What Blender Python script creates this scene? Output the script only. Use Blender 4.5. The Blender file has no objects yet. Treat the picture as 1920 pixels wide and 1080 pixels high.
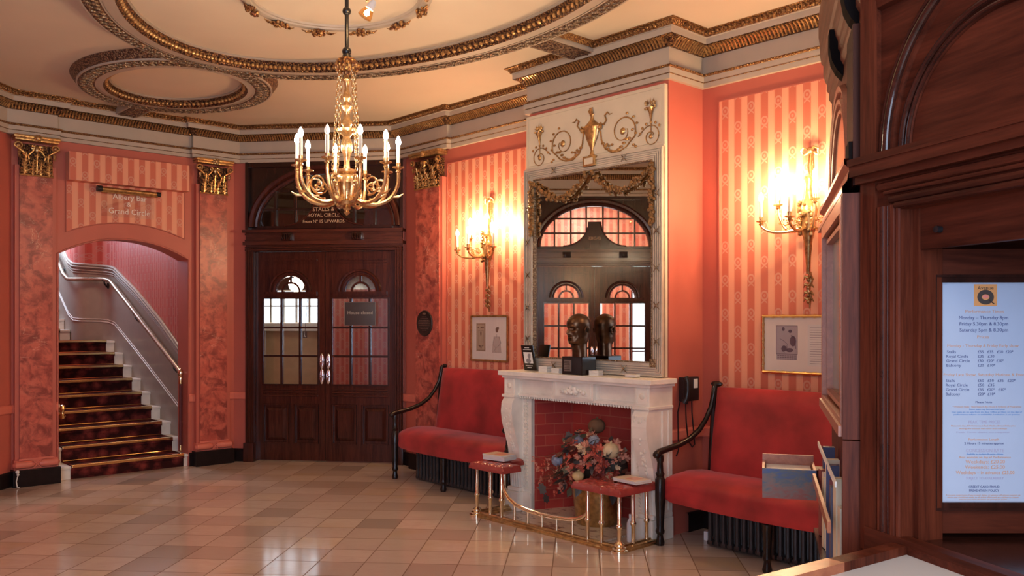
import bpy, bmesh, math, random
from math import sin, cos, pi, radians, hypot, atan2, sqrt
from mathutils import Vector, Matrix
random.seed(7)
SC = bpy.context.scene
COL = SC.collection

# ---------------------------------------------------------------- camera, world, light, exposure
cam_d = bpy.data.cameras.new('camera'); cam = bpy.data.objects.new('camera', cam_d); COL.objects.link(cam)
cam.location = (0, 0, 1.5); cam.rotation_euler = (pi/2, 0, 0)
cam_d.sensor_width = 36; cam_d.lens = 36*1620/1920; cam_d.shift_y = 60/1920; cam_d.clip_start = .05
SC.camera = cam
SC.view_settings.view_transform = 'Standard'; SC.view_settings.look = 'None'
SC.view_settings.gamma = 1; SC.view_settings.use_curve_mapping = False
SC.view_settings.exposure = 0.66
SC.cycles.max_bounces = 7; SC.cycles.diffuse_bounces = 4; SC.cycles.glossy_bounces = 4
SC.cycles.transmission_bounces = 5; SC.cycles.transparent_max_bounces = 12
SC.cycles.sample_clamp_indirect = 6; SC.cycles.caustics_reflective = False; SC.cycles.caustics_refractive = False
SC.cycles.use_denoising = True
W = bpy.data.worlds.new('world'); SC.world = W; W.use_nodes = True
W.node_tree.nodes['Background'].inputs[0].default_value = (.62, .78, 1, 1)
W.node_tree.nodes['Background'].inputs[1].default_value = 1.5
DAY_W = 110      # daylight through the entrance windows behind the camera
BULB = 190        # emission of the candle bulbs
def area(name, loc, target, sx, sy, w, col):
    l = bpy.data.lights.new(name, 'AREA'); l.shape = 'RECTANGLE'; l.size = sx; l.size_y = sy; l.energy = w; l.color = col
    o = bpy.data.objects.new(name, l); COL.objects.link(o); o.location = loc
    o.rotation_euler = (Vector(target)-Vector(loc)).to_track_quat('-Z', 'Y').to_euler(); return o
area('entrance_daylight', (-.55, -2.05, 1.75), (-1.2, 5, 1.2), 3.2, 2.3, DAY_W, (.62, .76, 1))
area('stair_window_daylight', (-6.1, 10.9, 3.0), (-4.85, 10.9, 1.6), .7, .7, 26, (.60, .76, 1))
area('stairwell_added_fill', (-4.5, 9.6, 3.42), (-4.4, 9.3, 0), .5, .5, 9, (1, .80, .62))  # added unseen fill that brightens the stairwell
area('side_room_added_fill', (-5.7, 6.4, 3.2), (-6.3, 6.4, 1.0), .6, .6, 42, (1, .88, .78))  # added fill, brightens the room seen through the mirrored lunette
area('foyer_added_fill', (1.0, -.2, 3.3), (0.2, 3.5, 1.0), 2.0, 1.6, 46, (1, .86, .7))  # added fill light overhead, out of view

# ---------------------------------------------------------------- node helpers
def new_mat(name):
    m = bpy.data.materials.new(name); m.use_nodes = True
    return m, m.node_tree.nodes, m.node_tree.links, m.node_tree.nodes['Principled BSDF']
def rgb(c): return (c[0], c[1], c[2], 1)
def setp(b, **k):
    for a, v in k.items():
        b.inputs[a.replace('_', ' ')].default_value = v
def coord(N, kind='Object'):
    return N.new('ShaderNodeTexCoord').outputs[kind]
def noise(N, L, vec, scale, detail=3, rough=.5, dist=0.0):
    n = N.new('ShaderNodeTexNoise'); n.inputs['Scale'].default_value = scale; n.inputs['Detail'].default_value = detail
    n.inputs['Roughness'].default_value = rough; n.inputs['Distortion'].default_value = dist; L.new(vec, n.inputs['Vector']); return n.outputs['Fac']
def ramp(N, L, fac, stops):
    r = N.new('ShaderNodeValToRGB'); e = r.color_ramp.elements
    while len(e) < len(stops): e.new(.5)
    for i, (p, c) in enumerate(stops): e[i].position = p; e[i].color = rgb(c)
    L.new(fac, r.inputs[0]); return r.outputs[0]
def mth(N, L, op, a, b=None, c=None):
    n = N.new('ShaderNodeMath'); n.operation = op
    for i, v in enumerate((a, b, c)):
        if v is None: continue
        if isinstance(v, (int, float)): n.inputs[i].default_value = v
        else: L.new(v, n.inputs[i])
    return n.outputs[0]
def mix(N, L, f, a, b):
    n = N.new('ShaderNodeMix'); n.data_type = 'RGBA'
    for s, v in ((n.inputs[0], f), (n.inputs[6], a), (n.inputs[7], b)):
        if isinstance(v, (int, float)): s.default_value = v
        elif isinstance(v, tuple): s.default_value = rgb(v)
        else: L.new(v, s)
    return n.outputs[2]
def bump(N, L, h, strength, dist, b):
    n = N.new('ShaderNodeBump'); n.inputs['Strength'].default_value = strength; n.inputs['Distance'].default_value = dist
    L.new(h, n.inputs['Height']); L.new(n.outputs[0], b.inputs['Normal'])
def mapping(N, L, vec, loc=(0, 0, 0), rot=(0, 0, 0), sc=(1, 1, 1)):
    m = N.new('ShaderNodeMapping'); m.inputs['Location'].default_value = loc; m.inputs['Rotation'].default_value = rot; m.inputs['Scale'].default_value = sc
    L.new(vec, m.inputs['Vector']); return m.outputs[0]

M = {}
def simple(name, col, rough=.5, metal=0, var=.12, scale=12, bmp=0, bscale=60, coat=0, sheen=0, spec=.5):
    m, N, L, b = new_mat(name); v = coord(N)
    f = noise(N, L, v, scale, 4)
    a = tuple(max(0, c*(1-var)) for c in col); d = tuple(min(1, c*(1+var)) for c in col)
    L.new(ramp(N, L, f, [(.3, a), (.7, d)]), b.inputs['Base Color'])
    setp(b, Roughness=rough, Metallic=metal); b.inputs['Specular IOR Level'].default_value = spec
    if coat: b.inputs['Coat Weight'].default_value = coat; b.inputs['Coat Roughness'].default_value = .12
    if sheen: b.inputs['Sheen Weight'].default_value = sheen; b.inputs['Sheen Roughness'].default_value = .4
    if bmp: bump(N, L, noise(N, L, v, bscale, 3), bmp, .01, b)
    M[name] = m; return m
def wood(name, c1, c2, rough=.3, axis='z', scale=1.0, coat=.35, spec=.5):
    m, N, L, b = new_mat(name); v = coord(N)
    s = {'z': (22, 22, 1.6), 'x': (1.6, 22, 22), 'y': (22, 1.6, 22)}[axis]
    mv = mapping(N, L, v, sc=tuple(q*scale for q in s))
    f = noise(N, L, mv, 1.6, 6, .6, .6); g = noise(N, L, mapping(N, L, v, sc=tuple(q*scale*5 for q in s)), 2, 3, .6)
    ff = mth(N, L, 'MULTIPLY_ADD', g, .3, mth(N, L, 'MULTIPLY', f, .75))
    L.new(ramp(N, L, ff, [(.3, c1), (.72, c2)]), b.inputs['Base Color'])
    setp(b, Roughness=rough); b.inputs['Coat Weight'].default_value = coat; b.inputs['Coat Roughness'].default_value = .15; b.inputs['Specular IOR Level'].default_value = spec
    bump(N, L, ff, .12, .004, b); M[name] = m; return m
def gold(name, c_hi, c_lo, rough=.35, scale=45, bmp=.5, metal=.75, smooth=False):
    m, N, L, b = new_mat(name); v = coord(N)
    vo = N.new('ShaderNodeTexVoronoi'); vo.inputs['Scale'].default_value = scale; L.new(v, vo.inputs['Vector'])
    n = noise(N, L, v, scale*1.3, 4, .6)
    h = mth(N, L, 'ADD', mth(N, L, 'MULTIPLY', vo.outputs['Distance'], 0.0 if smooth else 1.0), mth(N, L, 'MULTIPLY', n, 1.2 if smooth else .6))
    L.new(ramp(N, L, h, [(.42, c_hi), (.95, c_lo)]), b.inputs['Base Color'])
    setp(b, Roughness=rough, Metallic=metal); bump(N, L, h, bmp, .012, b); M[name] = m; return m
def emis(name, col, s):
    m, N, L, b = new_mat(name); setp(b, Base_Color=rgb(col)); b.inputs['Emission Color'].default_value = rgb(col); b.inputs['Emission Strength'].default_value = s
    M[name] = m; return m
def glass(name, tint=(1, 1, 1), refl=1.0, rough=0.0):
    m, N, L, b = new_mat(name); N.remove(b); out = N['Material Output']
    t = N.new('ShaderNodeBsdfTransparent'); t.inputs[0].default_value = rgb(tint)
    g = N.new('ShaderNodeBsdfGlossy'); g.inputs['Roughness'].default_value = rough; g.inputs[0].default_value = (refl, refl, refl, 1)
    lw = N.new('ShaderNodeLayerWeight'); lw.inputs[0].default_value = .5
    mx = N.new('ShaderNodeMixShader'); L.new(mth(N, L, 'MULTIPLY_ADD', mth(N, L, 'POWER', lw.outputs['Facing'], 4.5), .9, .055), mx.inputs[0]); L.new(t.outputs[0], mx.inputs[1]); L.new(g.outputs[0], mx.inputs[2])
    L.new(mx.outputs[0], out.inputs['Surface']); M[name] = m; return m

# wallpaper: stripes with staggered wreaths, in the wall's own x / z
def wallpaper(name, dark, light, ring, period=.104, rise=.238):
    m, N, L, b = new_mat(name); v = coord(N)
    sp = N.new('ShaderNodeSeparateXYZ'); L.new(v, sp.inputs[0]); x, z = sp.outputs[0], sp.outputs[2]
    if 'stair' in name: x = mth(N, L, 'ADD', sp.outputs[0], sp.outputs[1])
    u = mth(N, L, 'DIVIDE', x, period); fu = mth(N, L, 'FRACT', u); cu = mth(N, L, 'FLOOR', u)
    d = mth(N, L, 'ABSOLUTE', mth(N, L, 'SUBTRACT', fu, .5))            # 0 at centre of dark stripe
    s1 = mth(N, L, 'LESS_THAN', d, .27)
    edge = mth(N, L, 'MULTIPLY', mth(N, L, 'GREATER_THAN', d, .2), mth(N, L, 'LESS_THAN', d, .23))
    edge2 = mth(N, L, 'MULTIPLY', mth(N, L, 'GREATER_THAN', d, .33), mth(N, L, 'LESS_THAN', d, .355))
    thin = mth(N, L, 'LESS_THAN', mth(N, L, 'FRACT', mth(N, L, 'MULTIPLY', u, 22)), .5)
    par = mth(N, L, 'MULTIPLY', mth(N, L, 'MODULO', mth(N, L, 'ABSOLUTE', cu), 2), .5)
    w = mth(N, L, 'ADD', mth(N, L, 'DIVIDE', z, rise), par); fw = mth(N, L, 'SUBTRACT', mth(N, L, 'FRACT', w), .5)
    dx = mth(N, L, 'MULTIPLY', mth(N, L, 'SUBTRACT', fu, .5), period); dz = mth(N, L, 'MULTIPLY', fw, rise*.86)
    rr = mth(N, L, 'SQRT', mth(N, L, 'ADD', mth(N, L, 'MULTIPLY', dx, dx), mth(N, L, 'MULTIPLY', dz, dz)))
    ringm = mth(N, L, 'LESS_THAN', mth(N, L, 'ABSOLUTE', mth(N, L, 'SUBTRACT', rr, .0235)), .0052)
    inner = mth(N, L, 'LESS_THAN', rr, .009)
    adx = mth(N, L, 'ABSOLUTE', dx)
    rib = mth(N, L, 'MULTIPLY', mth(N, L, 'LESS_THAN', mth(N, L, 'ABSOLUTE', mth(N, L, 'ADD', dz, mth(N, L, 'MULTIPLY_ADD', adx, .7, .028))), .005), mth(N, L, 'LESS_THAN', adx, .022))
    mk = mth(N, L, 'MINIMUM', mth(N, L, 'ADD', ringm, rib), 1)
    base = mix(N, L, s1, light, dark)
    base = mix(N, L, mth(N, L, 'MULTIPLY', mth(N, L, 'ADD', edge, edge2), .35), base, tuple(.55*(p+q) for p, q in zip(dark, light)))
    base = mix(N, L, mth(N, L, 'MULTIPLY', thin, .10), base, dark)
    base = mix(N, L, mth(N, L, 'MULTIPLY', mk, .45), base, ring)
    base = mix(N, L, mth(N, L, 'MULTIPLY', inner, .35), base, ring)
    L.new(base, b.inputs['Base Color']); setp(b, Roughness=.42); bump(N, L, mk, .15, .002, b); M[name] = m; return m
wallpaper('wallpaper', (.62, .15, .09), (.84, .37, .23), (.72, .44, .32))
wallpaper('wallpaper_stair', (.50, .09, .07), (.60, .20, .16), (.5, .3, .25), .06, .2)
def marble_pink(name):
    m, N, L, b = new_mat(name); v = coord(N)
    f = noise(N, L, v, 4.2, 8, .66, .5); g = noise(N, L, mapping(N, L, v, (3, 1, 7)), 7.5, 7, .68, .5)
    base = ramp(N, L, f, [(.33, (.42, .075, .055)), (.52, (.62, .145, .10)), (.72, (.68, .20, .14))])
    dk = ramp(N, L, g, [(.40, (1, 1, 1)), (.55, (0, 0, 0))])
    base = mix(N, L, mth(N, L, 'MULTIPLY', dk, .8), base, (.19, .035, .03))
    vn = mth(N, L, 'ABSOLUTE', mth(N, L, 'SUBTRACT', noise(N, L, mapping(N, L, v, (9, 2, 0), sc=(1, 1, 1.7)), 2.4, 6, .6, .8), .5))
    line = mth(N, L, 'MULTIPLY', mth(N, L, 'LESS_THAN', vn, .0035), mth(N, L, 'GREATER_THAN', noise(N, L, v, 1.7, 2), .55))
    base = mix(N, L, mth(N, L, 'MULTIPLY', line, .5), base, (.85, .5, .38))
    L.new(base, b.inputs['Base Color']); setp(b, Roughness=.33); M[name] = m
marble_pink('marble_coral')
def floor_mat(name, size=.29, org=(-.599, 5.61), ang=-4.5):
    m, N, L, b = new_mat(name); v = coord(N)
    a = radians(ang); ca, sa = cos(-a), sin(-a)
    sp0 = N.new('ShaderNodeSeparateXYZ'); L.new(v, sp0.inputs[0])
    X = mth(N, L, 'SUBTRACT', sp0.outputs[0], org[0]); Y = mth(N, L, 'SUBTRACT', sp0.outputs[1], org[1])
    x = mth(N, L, 'DIVIDE', mth(N, L, 'SUBTRACT', mth(N, L, 'MULTIPLY', X, ca), mth(N, L, 'MULTIPLY', Y, sa)), size)
    y = mth(N, L, 'DIVIDE', mth(N, L, 'ADD', mth(N, L, 'MULTIPLY', X, sa), mth(N, L, 'MULTIPLY', Y, ca)), size)
    cx, cy = mth(N, L, 'FLOOR', x), mth(N, L, 'FLOOR', y)
    fx, fy = mth(N, L, 'FRACT', x), mth(N, L, 'FRACT', y)
    ex = mth(N, L, 'MINIMUM', fx, mth(N, L, 'SUBTRACT', 1, fx)); ey = mth(N, L, 'MINIMUM', fy, mth(N, L, 'SUBTRACT', 1, fy))
    g = mth(N, L, 'LESS_THAN', mth(N, L, 'MINIMUM', ex, ey), .012)
    cm = N.new('ShaderNodeCombineXYZ'); L.new(cx, cm.inputs[0]); L.new(cy, cm.inputs[1])
    wn = N.new('ShaderNodeTexWhiteNoise'); wn.noise_dimensions = '2D'; L.new(cm.outputs[0], wn.inputs['Vector'])
    t = ramp(N, L, wn.outputs['Value'], [(0, (.40, .335, .29)), (.08, (.50, .405, .34)), (.3, (.61, .50, .42)), (.62, (.68, .565, .475)), (.9, (.74, .62, .52)), (1, (.77, .63, .48))])
    off = N.new('ShaderNodeVectorMath'); off.operation = 'MULTIPLY_ADD'; L.new(wn.outputs['Color'], off.inputs[0]); off.inputs[1].default_value = (9, 9, 9); L.new(v, off.inputs[2])
    n = noise(N, L, mapping(N, L, off.outputs[0], sc=(1, 2.2, 1)), 5, 6, .62, 1.4)
    t = mix(N, L, mth(N, L, 'MULTIPLY', ramp(N, L, n, [(.35, (0, 0, 0)), (.75, (1, 1, 1))]), .32), t, (.50, .36, .30))
    n2 = noise(N, L, off.outputs[0], 1.2, 3, .5, .3)
    t = mix(N, L, mth(N, L, 'MULTIPLY', ramp(N, L, n2, [(.6, (0, 0, 0)), (.75, (1, 1, 1))]), .45), t, (.62, .44, .22))
    t = mix(N, L, mth(N, L, 'MULTIPLY', g, .8), t, (.14, .075, .05))
    L.new(t, b.inputs['Base Color'])
    L.new(mth(N, L, 'MULTIPLY_ADD', n, .10, .07), b.inputs['Roughness'])
    L.new(mth(N, L, 'SUBTRACT', 1, g), b.inputs['Specular IOR Level'])
    bump(N, L, mth(N, L, 'SUBTRACT', 1, g), .25, .002, b); M[name] = m
floor_mat('floor_tile')
def brick_mat(name, c1, c2, mortar):
    m, N, L, b = new_mat(name); v = coord(N)
    br = N.new('ShaderNodeTexBrick'); br.inputs['Scale'].default_value = 1; br.inputs['Brick Width'].default_value = .2; br.inputs['Row Height'].default_value = .085
    br.inputs['Mortar Size'].default_value = .0035; br.inputs['Color1'].default_value = rgb(c1); br.inputs['Color2'].default_value = rgb(c2); br.inputs['Mortar'].default_value = rgb(mortar)
    sp = N.new('ShaderNodeSeparateXYZ'); L.new(v, sp.inputs[0]); cb = N.new('ShaderNodeCombineXYZ')
    L.new(mth(N, L, 'ADD', sp.outputs[0], sp.outputs[1]), cb.inputs[0]); L.new(sp.outputs[2], cb.inputs[1]); L.new(cb.outputs[0], br.inputs['Vector'])
    L.new(br.outputs['Color'], b.inputs['Base Color']); setp(b, Roughness=.45); M[name] = m
brick_mat('hearth_brick', (.50, .055, .04), (.38, .04, .035), (.50, .13, .08))
def carpet_mat(name):
    m, N, L, b = new_mat(name); v = coord(N)
    vo = N.new('ShaderNodeTexVoronoi'); vo.inputs['Scale'].default_value = 9; L.new(v, vo.inputs['Vector'])
    n = noise(N, L, v, 22, 4, .6, .8); h = mth(N, L, 'ADD', mth(N, L, 'MULTIPLY', vo.outputs['Distance'], .7), mth(N, L, 'MULTIPLY', n, .5))
    L.new(ramp(N, L, h, [(.3, (.24, .045, .035)), (.5, (.12, .022, .020)), (.7, (.035, .010, .010))]), b.inputs['Base Color'])
    setp(b, Roughness=.9); b.inputs['Specular IOR Level'].default_value = .05; M[name] = m
carpet_mat('stair_carpet')
simple('coral_paint', (.53, .13, .09), .45, var=.05, scale=3)
simple('coral_paint_dark', (.50, .13, .09), .5, var=.05, scale=3)
simple('dado_paint', (.70, .19, .13), .4, var=.04)
simple('cream_ceiling', (.78, .64, .48), .7, var=.03, scale=2)
simple('cream_trim', (.50, .41, .325), .55, var=.05, scale=5)
simple('cream_paint', (.72, .60, .44), .5, var=.04, scale=6)
simple('stone_white', (.88, .81, .72), .35, var=.10, scale=7, bmp=.04)
simple('carved_white', (.86, .79, .68), .4, var=.12, scale=30, bmp=.35, bscale=70)
simple('stair_cream', (.38, .315, .255), .42, var=.05, coat=.1); simple('rail_metal', (.42, .32, .24), .28, metal=.7, var=.2)
simple('black_skirt', (.016, .010, .010), .35, var=.2, spec=.15)
simple('black_lacquer', (.014, .008, .007), .28, var=.3, coat=.25, spec=.3)
simple('black_metal', (.012, .012, .014), .3, var=.1)
simple('iron_grey', (.055, .045, .045), .35, metal=.3, var=.25)
simple('red_velvet', (.42, .028, .030), .6, var=.45, scale=3.0, sheen=.2, bmp=.05, bscale=140)
simple('red_leather', (.36, .055, .045), .28, var=.15, scale=20, coat=.5, bmp=.05, bscale=120)
simple('white_plastic', (.85, .85, .85), .3, var=.02)
simple('paper_white', (.80, .78, .74), .6, var=.03)
simple('picture_mount', (.86, .77, .70), .6, var=.02)
simple('card', (.86, .82, .76), .6, var=.03)
simple('ink', (.05, .035, .03), .6)
simple('tan_wall', (.58, .38, .22), .5, var=.06)
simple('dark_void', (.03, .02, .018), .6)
simple('bronze', (.10, .050, .026), .33, metal=.8, var=.45, scale=14, bmp=.12, bscale=50)
simple('pewter', (.30, .27, .23), .3, metal=.7, var=.2)
simple('silver_trim', (.68, .58, .46), .30, metal=.3, var=.12)
simple('brass', (.80, .52, .22), .18, metal=1, var=.08)
simple('brass_pale', (.93, .80, .58), .16, metal=1, var=.05)
simple('brass_dull', (.56, .36, .16), .28, metal=.9, var=.3, scale=30)
simple('candle', (.85, .78, .66), .5, var=.03)
simple('chrome', (.85, .85, .9), .08, metal=1, var=.02)
gold('gilt', (.80, .46, .16), (.16, .06, .03), .32, 60, .6)
gold('gilt_dark', (.42, .22, .08), (.05, .02, .015), .35, 70, .8)
gold('gilt_fine', (.62, .36, .13), (.20, .09, .04), .35, 90, .5)
gold('gilt_ring', (.50, .30, .16), (.10, .045, .03), .4, 70, .9, .55)
gold('silver_gilt', (.66, .52, .34), (.22, .13, .07), .35, 90, .6, .6)
gold('ormolu', (.88, .60, .30), (.42, .22, .09), .26, 40, .08, .9, True); gold('gilt_bronze', (.50, .29, .12), (.10, .045, .02), .3, 30, .15, .75, True); gold('gilt_smooth', (.74, .46, .19), (.24, .11, .05), .3, 30, .1, .8, True)
wood('mahogany', (.018, .006, .005), (.095, .024, .015), .22, 'z', 1, .2, .35)
wood('mahogany_x', (.03, .009, .006), (.11, .030, .018), .22, 'x')
wood('mahogany_deep', (.010, .005, .004), (.045, .013, .009), .2, 'z')
wood('booth_wood', (.030, .006, .004), (.150, .034, .016), .42, 'z', 1, .0, .10)
wood('booth_wood_x', (.024, .006, .004), (.125, .028, .014), .4, 'x', .7, .0, .10)
wood('booth_gloss', (.014, .006, .005), (.06, .016, .01), .10, 'x', 1, .5, .3); wood('booth_dark', (.02, .006, .004), (.06, .016, .010), .5, 'z', 1, 0, .08); simple('matte_black', (.008, .006, .006), .7, spec=.03)
wood('booth_mid', (.12, .05, .03), (.30, .13, .08), .45, 'x', 1, 0, .1)
wood('booth_light', (.30, .09, .045), (.48, .17, .08), .35, 'x', 1, .1)
emis('bulb', (1, .78, .53), BULB); emis('bulb_wall', (1, .70, .39), BULB*2.8)
emis('bulb_off', (.9, .85, .8), .25)
emis('globe_light', (1, .90, .74), 16)
emis('day_pane', (.74, .88, 1), 1.8); emis('day_pane_dim', (.45, .58, .85), .35)
glass('clear_glass'); glass('smoke_glass', (.75, .7, .66)); glass('amber_glass', (1, .75, .45))
m, N, L, b = new_mat('mirror'); setp(b, Base_Color=(.86, .84, .80, 1), Metallic=1, Roughness=.012); M['mirror'] = m
def flatcol(name, c, rough=.6):
    if name not in M: simple(name, c, rough, var=.04)
    return M[name]

# ---------------------------------------------------------------- mesh builder
class MB:
    def __init__(s): s.b = bmesh.new()
    def quad(s, *p): return s.b.faces.new([s.b.verts.new(q) for q in p])
    def box(s, x0, x1, y0, y1, z0, z1, T=None):
        v = [s.b.verts.new(Vector(p) if T is None else T @ Vector(p)) for p in ((x0,y0,z0),(x1,y0,z0),(x1,y1,z0),(x0,y1,z0),(x0,y0,z1),(x1,y0,z1),(x1,y1,z1),(x0,y1,z1))]
        for f in ((0,3,2,1),(4,5,6,7),(0,1,5,4),(1,2,6,5),(2,3,7,6),(3,0,4,7)): s.b.faces.new([v[i] for i in f])
        return s
    def bbox(s, x0, x1, y0, y1, z0, z1, bev=.004, T=None):
        t = MB(); t.box(x0, x1, y0, y1, z0, z1); bmesh.ops.bevel(t.b, geom=t.b.edges[:], offset=bev, segments=2, affect='EDGES', profile=.6); s.add(t, T); return s
    def add(s, o, T=None):
        me = bpy.data.meshes.new('tmp'); o.b.to_mesh(me)
        if T is not None: me.transform(T)
        s.b.from_mesh(me); bpy.data.meshes.remove(me); return s
    def lathe(s, prof, c=(0, 0, 0), n=16, T=None, arc=2*pi):
        rings = []; full = abs(arc-2*pi) < 1e-6; cnt = n if full else n+1
        for r, z in prof:
            rings.append([s.b.verts.new((c[0]+r*cos(arc*i/n), c[1]+r*sin(arc*i/n), c[2]+z) if T is None else T @ Vector((c[0]+r*cos(arc*i/n), c[1]+r*sin(arc*i/n), c[2]+z))) for i in range(cnt)])
        for a, d in zip(rings, rings[1:]):
            for i in range(n):
                j = (i+1) % cnt
                try: s.b.faces.new((a[i], a[j], d[j], d[i]))
                except ValueError: pass
        if full:
            for ring, rev in ((rings[0], True), (rings[-1], False)):
                try: s.b.faces.new(ring[::-1] if rev else ring)
                except ValueError: pass
        return s
    def tube(s, pts, r, n=8, closed=False, cap=True, flat=1.0):
        pts = [Vector(p) for p in pts]; k = len(pts); rr = r if isinstance(r, (list, tuple)) else [r]*k
        rings = []; up = None
        for i, p in enumerate(pts):
            if closed: t = pts[(i+1) % k]-pts[i-1]
            else: t = pts[min(i+1, k-1)]-pts[max(i-1, 0)]
            t = t.normalized() if t.length > 1e-9 else Vector((0, 0, 1))
            if up is None:
                up = Vector((0, 0, 1)) if abs(t.z) < .9 else Vector((1, 0, 0))
            a = (up-t*up.dot(t));
            if a.length < 1e-6: a = t.orthogonal()
            a.normalize(); up = a; c = t.cross(a)
            rings.append([s.b.verts.new(p+a*(rr[i]*cos(2*pi*j/n))*flat+c*(rr[i]*sin(2*pi*j/n))) for j in range(n)])
        pr = list(zip(rings, rings[1:]))
        if closed: pr.append((rings[-1], rings[0]))
        for a, d in pr:
            for j in range(n): s.b.faces.new((a[j], a[(j+1) % n], d[(j+1) % n], d[j]))
        if cap and not closed:
            s.b.faces.new(rings[0][::-1]); s.b.faces.new(rings[-1])
        return s
    def ball(s, c, r, u=10, v=6, sc=(1, 1, 1)):
        r_ = bmesh.ops.create_uvsphere(s.b, u_segments=u, v_segments=v, radius=r)
        for q in r_['verts']: q.co = Vector((q.co.x*sc[0]+c[0], q.co.y*sc[1]+c[1], q.co.z*sc[2]+c[2]))
        return s
    def prism(s, poly, y0, y1, T=None):      # polygon in x/z, extruded along y
        n = len(poly); a = [s.b.verts.new((x, y0, z) if T is None else T @ Vector((x, y0, z))) for x, z in poly]; d = [s.b.verts.new((x, y1, z) if T is None else T @ Vector((x, y1, z))) for x, z in poly]
        for i in range(n): s.b.faces.new((a[i], a[(i+1) % n], d[(i+1) % n], d[i]))
        s.b.faces.new(a[::-1]); s.b.faces.new(d); return s
    def sweep(s, prof, path, closed=False, caps=True):
        """prof: [(d,z)] d to the right of the walking direction; path: [(x,y)] in plan, mitred."""
        n = len(path); P = [Vector((p[0], p[1])) for p in path]; secs = []
        for i in range(n):
            t0 = (P[i]-P[i-1]).normalized() if (i > 0 or closed) else None
            t1 = (P[(i+1) % n]-P[i]).normalized() if (i < n-1 or closed) else None
            if t0 is None: t0 = t1
            if t1 is None: t1 = t0
            n0 = Vector((t0.y, -t0.x)); n1 = Vector((t1.y, -t1.x)); q = n0+n1
            q = q/max(.15, 1+n0.dot(n1)) if q.length > 1e-6 else n0
            secs.append([s.b.verts.new((P[i].x+q.x*d, P[i].y+q.y*d, z)) for d, z in prof])
        pr = list(zip(secs, secs[1:]))
        if closed: pr.append((secs[-1], secs[0]))
        for a, d in pr:
            for j in range(len(prof)-1):
                try: s.b.faces.new((a[j], a[j+1], d[j+1], d[j]))
                except ValueError: pass
        return s
    def ringsweep(s, prof, c, a, b, ang0=0, ang1=2*pi, n=48, y=0.0, plane='xz', rot=0):
        """moulding on an ellipse: prof [(dr, h)]; plane 'xz' (h along -y) or 'xy' (h along z)"""
        full = abs(ang1-ang0-2*pi) < 1e-6; cnt = n if full else n+1; secs = []
        for i in range(cnt):
            t = ang0+(ang1-ang0)*i/n; nx, nz = cos(t)/a, sin(t)/b; l = hypot(nx, nz); nx /= l; nz /= l
            row = []
            for dr, h in prof:
                X = a*cos(t)+nx*dr; Z = b*sin(t)+nz*dr
                if plane == 'xz': row.append(s.b.verts.new((c[0]+X, y-h, c[1]+Z)))
                else: row.append(s.b.verts.new((c[0]+X*cos(rot)-Z*sin(rot), c[1]+X*sin(rot)+Z*cos(rot), y+h)))
            secs.append(row)
        pr = list(zip(secs, secs[1:]));
        if full: pr.append((secs[-1], secs[0]))
        for p, q in pr:
            for j in range(len(prof)-1): s.b.faces.new((p[j], q[j], q[j+1], p[j+1]))
        return s
    def plate(s, pts, y0, y1):               # closed outline list (x,z) -> prism with fan safe ngon
        return s.prism(pts, y0, y1)
    def text(s, body, size, x, z, y=0.0, ext=.0012, align='CENTER', T=None, sx=1.0):
        cu = bpy.data.curves.new('t', 'FONT'); cu.body = body; cu.size = size; cu.align_x = align; cu.align_y = 'CENTER'; cu.extrude = ext; cu.resolution_u = 2
        o = bpy.data.objects.new('t', cu); me = bpy.data.meshes.new_from_object(o)
        R = Matrix.Translation((x, y, z)) @ Matrix.Rotation(pi/2, 4, 'X') @ Matrix.Diagonal((sx, 1, 1, 1))
        me.transform(R if T is None else T @ R); s.b.from_mesh(me); bpy.data.meshes.remove(me); bpy.data.objects.remove(o); bpy.data.curves.remove(cu); return s

LOC = {}      # frame-local origin of every root, so parts may be given in frame coordinates
FRM = {'W': Matrix.Identity(4)}
def frame(name, e, p):
    e = Vector((e[0], e[1], 0)).normalized(); n = Vector((-e.y, e.x, 0))
    FRM[name] = Matrix(((e.x, n.x, 0, p[0]), (e.y, n.y, 0, p[1]), (0, 0, 1, 0), (0, 0, 0, 1)))
def link(name, mb, mat, smooth=False):
    me = bpy.data.meshes.new(name); bmesh.ops.recalc_face_normals(mb.b, faces=mb.b.faces[:]); mb.b.to_mesh(me); mb.b.free()
    o = bpy.data.objects.new(name, me); COL.objects.link(o)
    for m_ in (mat if isinstance(mat, list) else [mat]): me.materials.append(M[m_] if isinstance(m_, str) else m_)
    if smooth:
        me.polygons.foreach_set('use_smooth', [True]*len(me.polygons))
        try: me.set_sharp_from_angle(angle=radians(38))
        except Exception: pass
    return o
def meta(o, label, cat, group=None):
    o['label'] = label; o['category'] = cat
    if group: o['group'] = group
def thing(name, label, cat, fr='W', loc=(0, 0, 0), rot=0, group=None, world=False):
    o = bpy.data.objects.new(name, None); COL.objects.link(o); o.empty_display_size = .1
    o.matrix_world = FRM[fr] @ Matrix.Translation(loc) @ Matrix.Rotation(rot, 4, 'Z'); meta(o, label, cat, group)
    LOC[o.name] = Vector(loc) if not rot else Vector((0, 0, 0)); return o
def sthing(name, fr='W', loc=(0, 0, 0)):
    o = bpy.data.objects.new(name, None); COL.objects.link(o); o.empty_display_size = .1
    o.matrix_world = FRM[fr] @ Matrix.Translation(loc); o['kind'] = 'structure'; LOC[o.name] = Vector(loc); return o
def part(name, mb, mat, parent, smooth=True, label=None, local=False):
    if not local and parent.name in LOC and LOC[parent.name].length > 0:
        bmesh.ops.translate(mb.b, verts=mb.b.verts[:], vec=-LOC[parent.name])
    o = link(name, mb, mat, smooth); o.parent = parent
    LOC[o.name] = LOC.get(parent.name, Vector((0, 0, 0))) if not local else Vector((0, 0, 0))
    if label: o['label'] = label
    return o
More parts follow.
